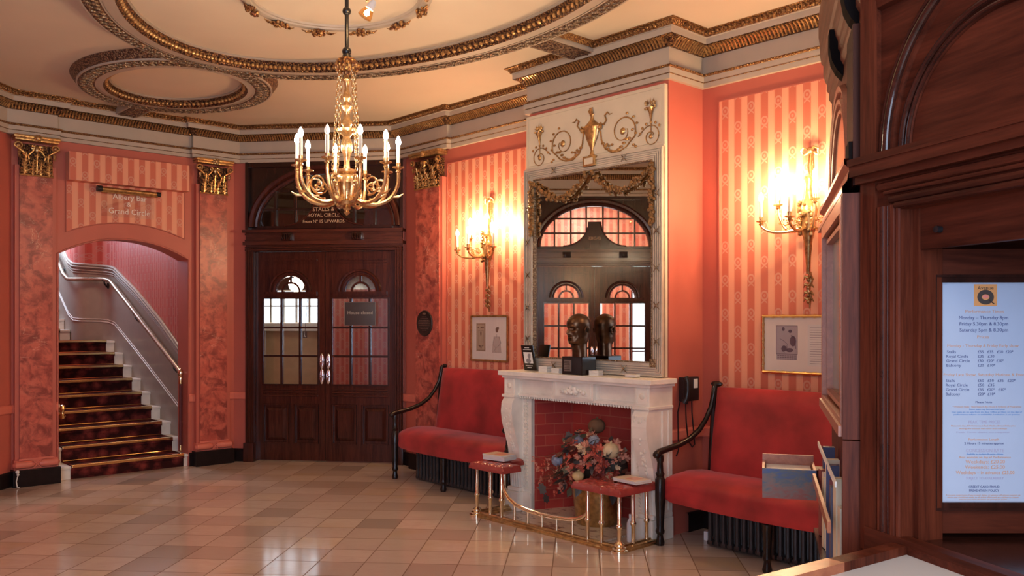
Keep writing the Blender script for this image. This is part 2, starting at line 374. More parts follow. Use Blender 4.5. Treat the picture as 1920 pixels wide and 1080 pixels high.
def struct(name, mb, mat, fr='W', smooth=False, parent=None):
    o = link(name, mb, mat, smooth); o['kind'] = 'structure'; o.matrix_world = FRM[fr]
    if parent: o.parent = parent
    return o
def single(name, mb, mat, label, cat, fr='W', loc=(0, 0, 0), rot=0, group=None, smooth=True, rel=False):
    """a thing that is one mesh; coordinates given in the frame unless rel"""
    if not rel and not rot: bmesh.ops.translate(mb.b, verts=mb.b.verts[:], vec=-Vector(loc))
    o = link(name, mb, mat, smooth); o.matrix_world = FRM[fr] @ Matrix.Translation(loc) @ Matrix.Rotation(rot, 4, 'Z'); meta(o, label, cat, group); return o
def kids(o): return [c for c in bpy.data.objects if c.parent == o]
def copytree(o, loc_m, label=None, group=None):
    def cp(a, par):
        c = a.copy(); COL.objects.link(c); c.parent = par
        for k in CH.get(a.name, []): cp(k, c)
        return c
    CH = {}
    for q in bpy.data.objects:
        if q.parent: CH.setdefault(q.parent.name, []).append(q)
    c = cp(o, None); c.matrix_world = loc_m
    if label: c['label'] = label
    if group: c['group'] = group
    return c

# ---------------------------------------------------------------- room frames (metres; camera stands at 0,0)
eF = Vector((.677, -.736)).normalized(); nF = Vector((.736, .677)).normalized()
def pt(q, n): v = nF*q-eF*n; return (v.x, v.y)
frame('F', eF, pt(5.25, 4.36)); frame('S', nF, pt(3.0, 8.78))
D1, D2 = Vector(pt(4.05, 8.78)), Vector(pt(5.25, 7.36)); frame('D', D2-D1, (D1+D2)/2)
L2, L1 = Vector(pt(1.95, 8.78)), Vector((-4.72, 5.35)); frame('L', L2-L1, (L1+L2)/2)
def inv(fr, x, y): v = FRM[fr] @ Vector((x, y, 0)); return (v.x, v.y)
ZF, ZC = 3.17, 3.54
HALF = {'S': 1.05, 'D': (D2-D1).length/2, 'L': (L2-L1).length/2}
G1 = Vector(L1)                              # the side wall opposite the fireplace starts here
G2 = G1+Vector((eF.x, eF.y))*1.5
F_END = 6.2                                  # fireplace wall runs on behind the box office

# ================================================================ SHELL
mb = MB(); mb.quad((-9, -2.2, 0), (8, -2.2, 0), (8, 13, 0), (-9, 13, 0)); struct('floor', mb, 'floor_tile')
# ceiling: the octagon of the foyer and the entrance bay
mb = MB(); mb.quad((-9, -2.2, ZC), (8, -2.2, ZC), (8, 13, ZC), (-9, 13, ZC)); struct('ceiling', mb, 'cream_ceiling')

def rectwall(mb, x0, x1, z0, z1, y=0.0, t=.06): mb.box(x0, x1, y, y+t, z0, z1)
hd = HALF['D']
mb = MB(); rectwall(mb, -hd, -.785, 0, ZC); rectwall(mb, .915, hd, 0, ZC); rectwall(mb, -.785, .915, ZF, ZC)
struct('wall_door', mb, 'coral_paint', 'D')
hl = HALF['L']
mb = MB(); rectwall(mb, -hl, -1.05, 0, ZC); rectwall(mb, .66, hl, 0, ZC); rectwall(mb, -1.05, .66, ZF, ZC)
struct('wall_left', mb, 'coral_paint', 'L')
mb = MB()
for a, b_ in ((G1, G2),):
    d = (b_-a).normalized(); n = Vector((-d.y, d.x))*-1
    mb.quad((a.x, a.y, 0), (b_.x, b_.y, 0), (b_.x, b_.y, ZC), (a.x, a.y, ZC))
mb.quad((G2.x, G2.y, 0), (-3.3, -2.1, 0), (-3.3, -2.1, ZC), (G2.x, G2.y, ZC))
struct('wall_side', mb, 'coral_paint')
fe = inv('F', F_END, 0); mb = MB(); mb.quad((fe[0], fe[1], 0), (fe[0]+.3, -2.0, 0), (fe[0]+.3, -2.0, ZC), (fe[0], fe[1], ZC)); struct('wall_right', mb, 'coral_paint')
# entrance wall behind the camera with its glazed openings
mb = MB(); mb.box(-3.3, 8, -2.0, -1.9, 0, .55); mb.box(-3.3, 8, -2.0, -1.9, 2.95, ZC); mb.box(-3.3, -2.2, -2.0, -1.9, .55, 2.95); mb.box(1.1, 8, -2.0, -1.9, .55, 2.95)
struct('wall_entrance', mb, 'mahogany')
e = sthing('window_1', 'W', (-.55, -1.95, 0)); mb = MB()
for i in range(7): mb.box(-2.2+.55*i-.03, -2.2+.55*i+.03, -1.98, -1.92, .55, 2.95)
for i in range(5): mb.box(-2.2, 1.1, -1.97, -1.93, .55+.6*i-.025, .55+.6*i+.025)
part('window_frame', mb, 'mahogany', e, False)

# fireplace wall with the breast and firebox
BX0, BX1, BY = -.70, .69, -.40
FBX0, FBX1, FBZ = -.50, .50, .90
mb = MB(); rectwall(mb, -2.966, BX0, 0, ZC); rectwall(mb, BX1, F_END, 0, ZC); struct('wall_fireplace', mb, 'coral_paint', 'F')
mb = MB(); mb.box(BX0, FBX0, BY, 0, 0, ZC); mb.box(FBX1, BX1, BY, 0, 0, ZC); mb.box(FBX0, FBX1, BY, 0, FBZ, ZC)
struct('wall_chimney', mb, 'coral_paint', 'F')
def paper(name, x0, x1, z0, z1, fr='F', y=-.006, mat='wallpaper'):
    mb = MB(); mb.box(x0, x1, y, y+.004, z0, z1); return struct(name, mb, mat, fr)
paper('wall_paper_fireplace_left', -2.265, -.705, .74, 3.02); paper('wall_paper_fireplace_right', .838, F_END-.2, .74, 3.05)
# border bead round the papered panels
def rectframe(mb, x0, x1, z0, z1, w, y0, y1):
    mb.box(x0-w, x1+w, y0, y1, z1, z1+w); mb.box(x0-w, x1+w, y0, y1, z0-w, z0); mb.box(x0-w, x0, y0, y1, z0, z1); mb.box(x1, x1+w, y0, y1, z0, z1)
mb = MB(); rectframe(mb, -2.265, -.72, .74, 3.02, .008, -.010, 0); rectframe(mb, .838, F_END-.3, .74, 3.05, .008, -.010, 0); struct('trim_1', mb, 'coral_paint_dark', 'F')

# stair wall with its segmental arch
AX0, AX1, AZ, AT, TH = -.669, .562, 2.12, 2.29, .28
def arcz(x, x0=AX0, x1=AX1, z0=AZ, z1=AT):
    h = (x1-x0)/2; s = z1-z0; R = (h*h+s*s)/(2*s); c = (x0+x1)/2; return z1-R+sqrt(R*R-(x-c)**2)
mb = MB(); hs = HALF['S']
mb.box(-hs, AX0, 0, TH, 0, ZC); mb.box(AX1, hs, 0, TH, 0, ZC); n = 24
for i in range(n):
    xa = AX0+(AX1-AX0)*i/n; xb = AX0+(AX1-AX0)*(i+1)/n; mb.prism([(xa, arcz(xa)), (xb, arcz(xb)), (xb, ZC), (xa, ZC)], 0, TH)
struct('wall_stairs', mb, 'coral_paint', 'S')
# papered header panel whose lower edge follows the arch, and its bead
px0, px1 = -.597, .517
def arc2(x): return arcz(x, -.597, .517, 2.325, 2.445)
mb = MB(); pts = [(px0, 2.80)]+[(px0+(px1-px0)*i/20, arc2(px0+(px1-px0)*i/20)) for i in range(21)]+[(px1, 2.80)]
mb.prism(pts, -.006, -.001); struct('wall_paper_stairs', mb, 'wallpaper', 'S')
mb = MB(); mb.tube([(x, -.006, z) for x, z in pts], .006, 6); struct('trim_2', mb, 'coral_paint_dark', 'S')
mb = MB(); n = 24; mb.tube([(AX0, -.004, 0.15), (AX0, -.004, AZ)]+[(AX0+(AX1-AX0)*i/n, -.004, arcz(AX0+(AX1-AX0)*i/n)) for i in range(1, n)]+[(AX1, -.004, AZ), (AX1, -.004, .15)], .009, 6)
struct('trim_3', mb, 'coral_paint_dark', 'S')
# papered pelmet box over it
mb = MB(); mb.box(-.603, .518, -.13, -.001, 2.80, 3.062)
o = single('pelmet_box', mb, 'wallpaper', 'wallpapered pelmet box fixed above the staircase arch lettering', 'pelmet', 'S', (0, 0, 0), smooth=False)

# ---------------------------------------------------------------- entablature
eD = FRM['D'].col[0].xy; eL = FRM['L'].col[0].xy; J = .05
path = [tuple(G2), tuple(G1), tuple(L2-eL*.074), inv('S', -.70, -J), inv('S', -.70, 0), inv('S', .60, 0), inv('S', .60, -J), tuple(D1+eD*.065),
        tuple(D2-eD*.0775), inv('F', -2.22, -J), inv('F', -2.22, 0), inv('F', BX0, 0), inv('F', BX0, BY), inv('F', BX1, BY), inv('F', BX1, 0), inv('F', F_END, 0)]
mb = MB(); mb.sweep([(-.02, 3.165), (.03, 3.165), (.03, 3.203), (.037, 3.206), (.037, 3.243), (.016, 3.27), (.016, 3.388), (.0, 3.39)], path); struct('trim_4', mb, 'cream_trim')
mb = MB(); mb.sweep([(.0305, 3.2), (.038, 3.203), (.0305, 3.207)], path); mb.sweep([(.037, 3.243), (.05, 3.249), (.047, 3.258), (.030, 3.266), (.016, 3.27)], path)
def along(path, step, fn, lo=0, hi=None):
    for a, b_ in list(zip(path, path[1:]))[lo:hi]:
        a, b_ = Vector(a), Vector(b_); L_ = (b_-a).length; t = (b_-a)/L_; nrm = Vector((t.y, -t.x)); k = max(1, round(L_/step))
        for i in range(k): fn(a+t*(L_*(i+.5)/k), t, nrm)
def bead(p, t, nr, mb=mb): q = p+nr*.046; mb.ball((q.x, q.y, 3.2535), .0085, 5, 4)
along(path[:-1]+[inv('F', 3.2, 0)], .026, bead, 2)
struct('trim_5', mb, 'gilt_fine', smooth=False)
mb = MB(); mb.sweep([(.016, 3.388), (.03, 3.392), (.042, 3.41), (.066, 3.436), (.092, 3.446), (.10, 3.452)], path); struct('trim_6', mb, 'gilt_dark')
mb = MB()
def rib(p, t, nr):
    q = [p+nr*(d+.004) for d in (.026, .038, .062, .092)]; mb.tube([(a.x, a.y, z) for a, z in zip(q, (3.394, 3.412, 3.437, 3.448))], .0085, 5, cap=False)
along(path[:-1]+[inv('F', 3.2, 0)], .027, rib, 1); struct('trim_7', mb, 'gilt_smooth', smooth=True)
mb = MB(); mb.sweep([(.10, 3.450), (.10, 3.492), (.112, 3.494), (.112, 3.497)], path); struct('trim_8', mb, 'cream_trim')
mb = MB(); mb.sweep([(.112, 3.497), (.118, 3.508), (.136, 3.53), (.15, 3.532), (.15, ZC)], path)
def egg(p, t, nr): q = p+nr*.132; mb.ball((q.x, q.y, 3.513), .0135, 6, 4)
along(path[:-1]+[inv('F', 3.2, 0)], .034, egg, 1); struct('trim_9', mb, 'gilt_fine', smooth=True)

# ---------------------------------------------------------------- skirting and dado rails
def rail(name, path, prof, mat): mb = MB(); mb.sweep(prof, path); return struct(name, mb, mat)
sk = [(0, 0), (.022, 0), (.022, .12), (.014, .135), (0, .135)]; da = [(0, .655), (.014, .658), (.02, .668), (.02, .722), (.012, .735), (0, .737)]
rail('baseboard_left', [tuple(G2), tuple(G1), inv('L', -1.05, 0)], sk, 'black_skirt'); rail('baseboard_stairs', [inv('L', .66, 0), tuple(L2), inv('S', AX0, 0)], sk, 'black_skirt')
rail('baseboard_door', [inv('S', AX1, 0), tuple(D1), inv('D', -.785, 0)], sk, 'black_skirt'); rail('baseboard_fireplace', [tuple(D2), inv('F', BX0, 0), inv('F', BX0, -.2)], sk, 'black_skirt')
rail('baseboard_right', [inv('F', BX1, -.2), inv('F', BX1, 0), inv('F', F_END, 0)], sk, 'black_skirt')
rail('trim_10', [tuple(G2), tuple(G1), inv('L', -1.05, 0)], da, 'dado_paint'); rail('trim_11', [inv('L', .66, 0), tuple(L2), inv('S', AX0, 0)], da, 'dado_paint')
rail('trim_12', [inv('S', AX1, 0), tuple(D1), inv('D', -.785, 0)], da, 'dado_paint')
rail('trim_13', [tuple(D2), inv('F', BX0, 0), inv('F', BX0, BY)], da, 'dado_paint'); rail('trim_14', [inv('F', BX1, BY), inv('F', BX1, 0), inv('F', F_END, 0)], da, 'dado_paint')

# ---------------------------------------------------------------- ceiling mouldings
RA = atan2(nF.y, nF.x)      # first axis along the stair wall direction
def bigring(c, a, b, zb, wg, wp, outer, name0):
    e1 = [(0, zb), (outer*.5, zb+.028), (outer, ZC-.002)]
    mb = MB(); mb.ringsweep([(d, z) for d, z in e1], c, a, b, y=0, plane='xy', rot=RA, n=72)
    mb.ringsweep([(-wg, zb-.002), (0, zb-.002), (0, zb+.01)], c, a, b, y=0, plane='xy', rot=RA, n=72)
    gl = MB()      # interlaced guilloche
    for ph in (0, pi):
        pts = []; K = 360; per = round((a+b)*pi/ .15)
        for i in range(K):
            t = 2*pi*i/K; nx, nz = cos(t)/a, sin(t)/b; l = hypot(nx, nz); dr = -wg/2+wg*.36*sin(per*t+ph)
            X = a*cos(t)+nx/l*dr; Z = b*sin(t)+nz/l*dr; pts.append((c[0]+X*cos(RA)-Z*sin(RA), c[1]+X*sin(RA)+Z*cos(RA), zb-.006))
        gl.tube(pts, .0085, 5, closed=True)
    struct(name0[0], mb, 'gilt_ring', smooth=True); struct(name0[3], gl, 'silver_gilt', smooth=True)
    mb = MB(); mb.ringsweep([(0, zb-.004), (.012, zb-.004), (.012, zb+.01)], c, a, b, plane='xy', rot=RA, n=72); mb.ringsweep([(-wg-.012, zb-.004), (-wg, zb-.004)], c, a, b, plane='xy', rot=RA, n=72)
    mb.ringsweep([(-wg-wp, zb-.004), (-wg-.012, zb-.001)], c, a, b, plane='xy', rot=RA, n=72)
    mb.ringsweep([(-wg-wp-.055, ZC-.001), (-wg-wp-.06, ZC-.012), (-wg-wp-.045, ZC-.016)], c, a, b, plane='xy', rot=RA, n=72); struct(name0[1], mb, 'cream_trim', smooth=True)
    mb = MB(); w = -wg-wp; mb.ringsweep([(w, zb-.004), (w-.012, zb+.004), (w-.03, zb+.04), (w-.045, ZC-.016)], c, a, b, plane='xy', rot=RA, n=72)
    struct(name0[4], mb, 'gilt_dark', smooth=True); mb = MB(); per = 2*pi*sqrt(((a+w)**2+(b+w)**2)/2); k = int(per/.045)
    for i in range(k):
        t = 2*pi*i/k; nx, nz = cos(t)/a, sin(t)/b; l = hypot(nx, nz); X = a*cos(t)+nx/l*(w-.024); Z = b*sin(t)+nz/l*(w-.024)
        mb.ball((c[0]+X*cos(RA)-Z*sin(RA), c[1]+X*sin(RA)+Z*cos(RA), zb+.026), .017, 6, 5)
    struct(name0[2], mb, 'gilt_smooth', smooth=True)
bigring((-.93, 5.18), 1.45, 2.14, 3.46, .105, .09, .05, ('trim_15', 'trim_16', 'trim_17', 'trim_26', 'trim_27'))
bigring((-2.86, 7.36), .74, .90, 3.465, .13, .06, .06, ('trim_18', 'trim_19', 'trim_20', 'trim_28', 'trim_29'))
# straps from the rings to the walls
def strap(fr, x0, x1, y0, y1, name):
    mb = MB(); mb.box(x0, x1, y0, y1, 3.475, ZC); struct(name, mb, 'cream_trim', fr)
    mb = MB(); mb.box(x0+.02, x1-.02, y0, y1, 3.469, 3.477); L_ = abs(y1-y0)
    for ph in (0, pi):
        mb.tube([((x0+x1)/2+(x1-x0)*.3*sin(i*.6+ph), y0+(y1-y0)*i/40, 3.468) for i in range(41)], .008, 5)
    struct(name+'1', mb, 'gilt_ring', fr, smooth=True)
strap('S', -.19, .02, -.62, -.12, 'trim_21'); strap('F', -.16, .08, -1.10, -.50, 'trim_22')
mb = MB(); mb.sweep([(0, 3.5), (.01, 3.51), (.03, 3.53), (.035, ZC)], [inv('F', .09, -1.2), inv('F', .09, -.52)]); struct('trim_23', mb, 'gilt_fine')
# garland ring with flower clusters
rc = (-1.11, 5.44); e = thing('garland_ring', 'cream reeded ceiling ring with gilt flower clusters around the chandelier rod', 'ceiling moulding', 'W', (rc[0], rc[1], ZC-.001))
mb = MB(); mb.ringsweep([(.045, 0), (.04, -.012), (.025, -.014), (.022, -.024), (0, -.03), (-.022, -.024), (-.025, -.014), (-.04, -.012), (-.045, 0)], rc, .54, .61, y=ZC, plane='xy', rot=RA, n=56)
part('reeded_band', mb, 'cream_trim', e)
for i in range(12):
    t = 2*pi*i/12+.13; X, Z = .54*cos(t), .61*sin(t); cx, cy = rc[0]+X*cos(RA)-Z*sin(RA), rc[1]+X*sin(RA)+Z*cos(RA); tx = Vector((-.54*sin(t)*cos(RA)-.61*cos(t)*sin(RA), -.54*sin(t)*sin(RA)+.61*cos(t)*cos(RA))).normalized(); mb = MB()
    for k in range(17):
        u = random.gauss(0, .4); w_ = random.uniform(-1, 1); p = Vector((cx, cy))+tx*u*.07+Vector((tx.y, -tx.x))*w_*.035*(1-min(1, abs(u))*.6)
        r = random.uniform(.010, .018); mb.ball((p.x, p.y, ZC-.035-random.random()*.02), r, 6, 5)
    for s_ in (-1, 1): q0 = Vector((cx, cy))+tx*s_*.05; q1 = Vector((cx, cy))+tx*s_*.12; mb.tube([(q0.x, q0.y, ZC-.04), ((q0.x+q1.x)/2, (q0.y+q1.y)/2, ZC-.05), (q1.x, q1.y, ZC-.035)], [.02, .014, .003], 6, flat=.5)
    part('flower_cluster', mb, 'gilt', e)

# ---------------------------------------------------------------- pilasters
def capital(mb, w, z0, z1):
    h = z1-z0; d = .075
    mb.tube([(-w/2-.006, -d-.004, z0+.006), (w/2+.006, -d-.004, z0+.006)], .009, 8)
    for row, (k, zb, hh) in enumerate(((4, z0+.01, h*.36), (3, z0+.02, h*.55))):
        for i in range(k):
            x = -w/2+w*(i+.5)/k; lw = w/k*.5
            mb.tube([(x, -d-.006-row*.003, zb), (x, -d-.018, zb+hh*.6), (x, -d-.036, zb+hh*.95), (x, -d-.05, zb+hh*.9)], [.010, .009, .008, .005], 6)
            for s_ in (-1, 1):
                for m_ in range(4):
                    zz = zb+hh*(.12+.22*m_); rr_ = lw*(.95-.12*m_); mb.tube([(x, -d-.008-.004*m_, zz-.012), (x+s_*rr_*.5, -d-.016-.005*m_, zz+.006), (x+s_*rr_*.9, -d-.014-.006*m_, zz+.012), (x+s_*rr_*.8, -d-.02-.006*m_, zz-.004)], [.006, .008, .006, .004], 6)
    for s_ in (-1, 1):                                        # corner volutes and small helices
        for cx, R, zz, st in ((s_*(w/2+.012), .036, z0+h*.72, 1), (s_*w*.12, .020, z0+h*.70, -1)):
            pts = []
            for i in range(22):
                a = i/21*2.6*pi; r = R*(1-i/26); pts.append((cx+s_*st*(-r*cos(a))*-1, -d-.02-.016*i/21, zz+r*sin(a)))
            mb.tube([(s_*w*.2, -d-.004, z0+h*.28), (s_*w*.26, -d-.012, z0+h*.5)]+pts, [.008, .010]+[.010-.005*i/21 for i in range(22)], 6)
        mb.ball((s_*(w/2+.012), -d-.036, z0+h*.72), .012, 8, 6)
        for i in range(3): mb.ball((s_*(w/2+.01), -d-.02, z0+h*(.56-.05*i)), .015-.003*i, 6, 5)
    mb.bbox(-w/2-.045, w/2+.045, -d-.045, 0, z0+h*.86, z0+h*.93, .006); mb.bbox(-w/2-.055, w/2+.055, -d-.055, 0, z0+h*.93, z1, .006)
    mb.ball((0, -d-.05, z0+h*.93), .028, 10, 8)
    for i in range(6): a = i*pi/3; mb.ball((.024*cos(a), -d-.056, z0+h*.93+.024*sin(a)), .013, 6, 5)
    mb.ball((0, -d-.03, z0+h*.66), .022, 8, 6, (1, 1, 1.6))
def pilaster(fr, x, w, label, bx=None):
    e = thing('pilaster', label, 'pilaster', fr, (x, 0, 0), group=None)
    mb = MB(); mb.box(x-w/2, x+w/2, -.07, 0, .24, 2.82); part('shaft', mb, 'marble_coral', e, False)
    mb = MB(); mb.box(x-w/2-.035, x-w/2, -.055, 0, .15, 2.9); mb.box(x+w/2, x+w/2+.035, -.055, 0, .15, 2.9); part('shaft_edge', mb, 'coral_paint', e, False)
    t = MB(); capital(t, w, 2.805, 3.165); mb = MB(); mb.add(t, Matrix.Translation((x, 0, 0))); cp = part('capital', mb, 'gilt_smooth', e)
    mb = MB(); mb.box(x-w/2, x+w/2, -.075, 0, 2.805, 3.09); part('bell', mb, 'gilt_dark', cp, False)  # darker gilt puts the shade between the leaves into the colour
    mb = MB(); bw = w+.09
    for s_ in (-1, 1):
        mb.tube([(x+s_*.022, -.075, .196), (x+s_*.06, -.078, .197), (x+s_*bw/2*.95, -.076, .195), (x+s_*bw/2, -.068, .195)], [.026, .036, .034, .022], 10)
    mb.tube([(x-.03, -.108, .228), (x, -.112, .196), (x+.03, -.108, .164)], .005, 6); mb.tube([(x+.03, -.108, .228), (x, -.112, .196), (x-.03, -.108, .164)], .005, 6)
    mb.box(x-bw/2, x+bw/2, -.075, 0, .152, .235); mb.box(x-w/2-.01, x+w/2+.01, -.082, 0, .235, .25); part('base_moulding', mb, 'dado_paint', e)
    mb = MB(); mb.bbox(x-bw/2-.015, x+bw/2+.015, -.115, 0, 0, .152, .004); part('plinth', mb, 'black_skirt', e, False)
pilaster('S', -.865, .27, 'coral marbled pilaster left of the staircase arch')
pilaster('S', .80, .29, 'coral marbled pilaster between staircase arch and double doors')
pilaster('F', -2.515, .38, 'coral marbled pilaster with round plaque right of the double doors')

# ================================================================ DOORS
def door_set(fr, cx, lines, n, backs):
    e = sthing('door_%d' % n, fr, (cx, 0, 0)); X = lambda v: cx+v
    hw, jw = .855, .765
    # jambs
    for s_ in (-1, 1):
        mb = MB(); a, b_ = sorted((X(s_*jw), X(s_*hw))); mb.box(a, b_, -.02, .12, 0, 2.26)
        for k in range(4): xx = X(s_*(jw+.014+.02*k)); mb.tube([(xx, -.024-.006*k, .2), (xx, -.024-.006*k, 2.26)], .009, 6)
        mb.bbox(a-.01, b_+.01, -.06, .1, 0, .2, .005); part('jamb', mb, 'mahogany', e)
    mb = MB(); mb.box(X(-hw), X(hw), -.02, .12, 2.225, 2.30); mb.box(X(-hw)-.01, X(hw)+.01, -.07, .1, 2.29, 2.325); mb.box(X(-hw)+.01, X(hw)-.01, -.04, .1, 2.325, 2.42); mb.box(X(-hw)-.012, X(hw)+.012, -.08, .1, 2.42, 2.45)
    for z in (2.24, 2.265, 2.34, 2.405): mb.tube([(X(-hw), -.035, z), (X(hw), -.035, z)], .008, 6)
    part('lintel', mb, 'mahogany_x', e)
    for s_ in (-1, 1):
        mb = MB(); mb.bbox(X(s_*.38)-.055, X(s_*.38)+.055, -.085, -.03, 2.335, 2.415, .008)
        for k in range(4): mb.tube([(X(s_*.38)-.04+.027*k, -.09, 2.40), (X(s_*.38)-.04+.027*k, -.10, 2.37), (X(s_*.38)-.03+.02*k, -.088, 2.345)], .009, 6)
        part('bracket', mb, 'mahogany_deep', e)
    # spandrel with lunette
    ga, gb, gz = .735, .555, 2.485; mb = MB(); K = 32
    def sp(mb, y0, y1, ga_, gb_):
        for i in range(K):
            t0, t1 = pi*i/K, pi*(i+1)/K; p = [(X(ga_*cos(t)), gz+gb_*sin(t)) for t in (t0, t1)]
            o_ = [(X(max(-hw, min(hw, 1.6*cos(t)))), min(ZF, gz+1.6*sin(t))) for t in (t0, t1)]
            mb.prism([p[0], o_[0], o_[1], p[1]], y0, y1)
    sp(mb, .02, .06, ga, gb); mb.box(X(-hw), X(hw), .02, .06, 2.44, gz); mb.box(X(-hw), X(-.8), .02, .06, gz, ZF); mb.box(X(.8), X(hw), .02, .06, gz, ZF)
    mb.box(X(-hw), X(-hw)+.03, -.03, .06, 2.45, ZF); mb.box(X(hw)-.03, X(hw), -.03, .06, 2.45, ZF); mb.box(X(-hw), X(hw), -.02, .06, 3.12, ZF)
    part('spandrel', mb, 'mahogany_deep', e, False)
    mb = MB(); mb.ringsweep([(-.01, -.02), (-.005, .012), (.015, .018), (.02, .006), (.03, .004), (.045, .03), (.075, .036), (.09, .028), (.095, .008), (.105, -.02)], (X(0), gz), ga, gb, 0, pi, 48, y=0)
    part('lunette_frame', mb, 'mahogany', e)
    mb = MB()
    def zt(x): return gz+gb*sqrt(max(0, 1-(x/ga)**2))
    for fx in (-.736, -.437, -.153, .153, .437, .736):
        x = fx*ga; lo = gz
        mb.box(X(x)-.011, X(x)+.011, .0, .03, lo, zt(x)+.01)
    for fz in (.335, .69):
        z = gz+fz*gb; hx = ga*sqrt(1-fz*fz); mb.box(X(-hx), X(hx), .002, .028, z-.011, z+.011)
    mb.box(X(-ga), X(ga), -.01, .03, gz-.02, gz+.008); part('muntin', mb, 'mahogany_deep', e, False)
    mb = MB(); mb.prism([(X(ga*cos(pi*i/32)), gz+gb*sin(pi*i/32)) for i in range(33)], .030, .034); part('pane', mb, 'clear_glass', e, False)
    # bell-shaped lettered board
    pl = [(X(-.42), gz)]+[(X(-.42+.34*sin(pi/2*k/10)), gz+.012+.33*(1-cos(pi/2*k/10))) for k in range(11)]; pr = [(2*X(0)-x, z) for x, z in reversed(pl)]
    mb = MB(); mb.prism(pl+pr, -.012, .0); bd = part('name_board', mb, 'mahogany_deep', e, False)
    mb = MB(); mb.tube([(x, -.012, z) for x, z in pl], .010, 6); mb.tube([(x, -.012, z) for x, z in pr], .010, 6); part('board_edge', mb, 'mahogany', bd)
    mb = MB()
    for t_, s_, x_, z_ in lines: mb.text(t_, s_, X(x_), z_, -.014)
    part('lettering', mb, flatcol('letter_gold', (.62, .44, .28)), bd, False)
    mb = MB(); mb.tube([(X(0), .045, .02), (X(0), .045, 2.22)], .009, 6); part('meeting_bead', mb, 'mahogany_deep', e)
    # leaves
    for s_ in (-1, 1):
        mb = MB(); q = lambda a, b_: sorted((X(s_*a), X(s_*b_)))
        def bx(a, b_, y0, y1, z0, z1): l_, r_ = q(a, b_); mb.box(l_, r_, y0, y1, z0, z1)
        bx(.004, .07, .04, .085, .012, 2.222); bx(.69, .762, .04, .085, .012, 2.222)
        bx(.07, .69, .04, .085, 2.02, 2.222); bx(.07, .69, .04, .085, 1.735, 1.80); bx(.07, .69, .04, .085, .61, .81); bx(.07, .69, .04, .085, .012, .19); bx(.345, .395, .04, .085, .19, .61)
        cxl, fz, fr_ = .38, 1.80, .165
        for i in range(16):
            t0, t1 = pi*i/16, pi*(i+1)/16; p = [(X(s_*(cxl+fr_*cos(t))), fz+fr_*sin(t)) for t in (t0, t1)]
            o_ = [(X(s_*(cxl+max(-.31, min(.31, .5*cos(t))))), min(2.02, fz+.5*sin(t))) for t in (t0, t1)]; mb.prism([p[0], o_[0], o_[1], p[1]], .04, .085)
        leaf = part('door_leaf', mb, 'mahogany', e, False)
        mb = MB(); mb.ringsweep([(0, -.005), (.004, .018), (.02, .02), (.024, .008), (.04, .008), (.046, .028), (.062, .03), (.07, -.005)], (X(s_*cxl), fz), fr_, fr_, 0, pi, 28, y=.04)
        mb.ringsweep([(-.012, 0), (-.008, .01), (.008, .01), (.012, 0)], (X(s_*cxl), fz), .095, .095, 0, pi, 20, y=.05)
        for a in (pi/2,): mb.box(X(s_*cxl)-.01, X(s_*cxl)+.01, .045, .06, fz+.095, fz+fr_)
        l_, r_ = q(.09, .67); mb.box(l_, r_, .015, .045, 1.775, 1.80); mb.box(l_, r_, .025, .045, 1.755, 1.775); mb.box(l_, r_, .022, .04, 2.13, 2.142); mb.box(l_, r_, .028, .04, 2.10, 2.106)
        part('fanlight_moulding', mb, 'mahogany', leaf)
        mb = MB(); bx_ = [(.07, .69, 1.118), (.07, .69, 1.42)]
        for a, b_, z in bx_: l_, r_ = q(a, b_); mb.box(l_, r_, .035, .07, z-.011, z+.011)
        for xx in (.277, .483): mb.box(X(s_*xx)-.011, X(s_*xx)+.011, .035, .07, .81, 1.735)
        l_, r_ = q(.07, .69); rectframe(mb, l_+.012, r_-.012, .822, 1.723, .014, .03, .045); part('glazing_bar', mb, 'mahogany_deep', leaf, False)
        mb = MB(); l_, r_ = q(.07, .69); mb.box(l_, r_, .058, .062, .81, 1.735); mb.prism([(X(s_*(cxl+fr_*cos(pi*i/16))), fz+fr_*sin(pi*i/16)) for i in range(17)], .058, .062); part('pane', mb, 'clear_glass', leaf, False)
        mb = MB(); l_, r_ = q(.08, .68)
        for z in (.70, .735, .765): mb.tube([(l_, .038, z), (r_, .038, z)], .009, 6)
        part('rail_moulding', mb, 'mahogany_x', leaf)
        for a, b_ in ((.075, .34), (.40, .685)):
            l_, r_ = q(a, b_); z0, z1 = .19, .61; mb = MB(); mb.box(l_, r_, .055, .07, z0, z1)
            rectframe(mb, l_+.014, r_-.014, z0+.014, z1-.014, .012, .03, .06)
            i0, i1, j0, j1 = l_+.03, r_-.03, z0+.035, z1-.035; k0, k1, m0, m1 = i0+.035, i1-.035, j0+.035, j1-.035
            A = [(i0, .055, j0), (i1, .055, j0), (i1, .055, j1), (i0, .055, j1)]; Bq = [(k0, .035, m0), (k1, .035, m0), (k1, .035, m1), (k0, .035, m1)]
            for k in range(4): mb.quad(A[k], A[(k+1) % 4], Bq[(k+1) % 4], Bq[k])
            mb.quad(*Bq); part('raised_panel', mb, 'mahogany', leaf, False)
        mb = MB(); hx = X(s_*.036)
        for zc in (.905, 1.065):
            mb.ball((hx, .034, zc), .05, 12, 8, (.52, .18, 1.65)); mb.ball((hx, .012, zc), .017, 10, 8); mb.lathe([(.012, 0), (.008, .03)], (0, 0, 0), 8, Matrix.Translation((hx, .035, zc)) @ Matrix.Rotation(pi/2, 4, 'X'))
        part('handle', mb, 'chrome', leaf)
    return e
door_set('D', .065, [('STALLS &', .058, 0, 2.662), ('ROYAL CIRCLE', .052, 0, 2.60), ('From N\u00ba 15 UPWARDS', .046, 0, 2.535)], 1, None)
door_set('L', -.195, [('LADIES', .055, 0, 2.60)], 2, None)

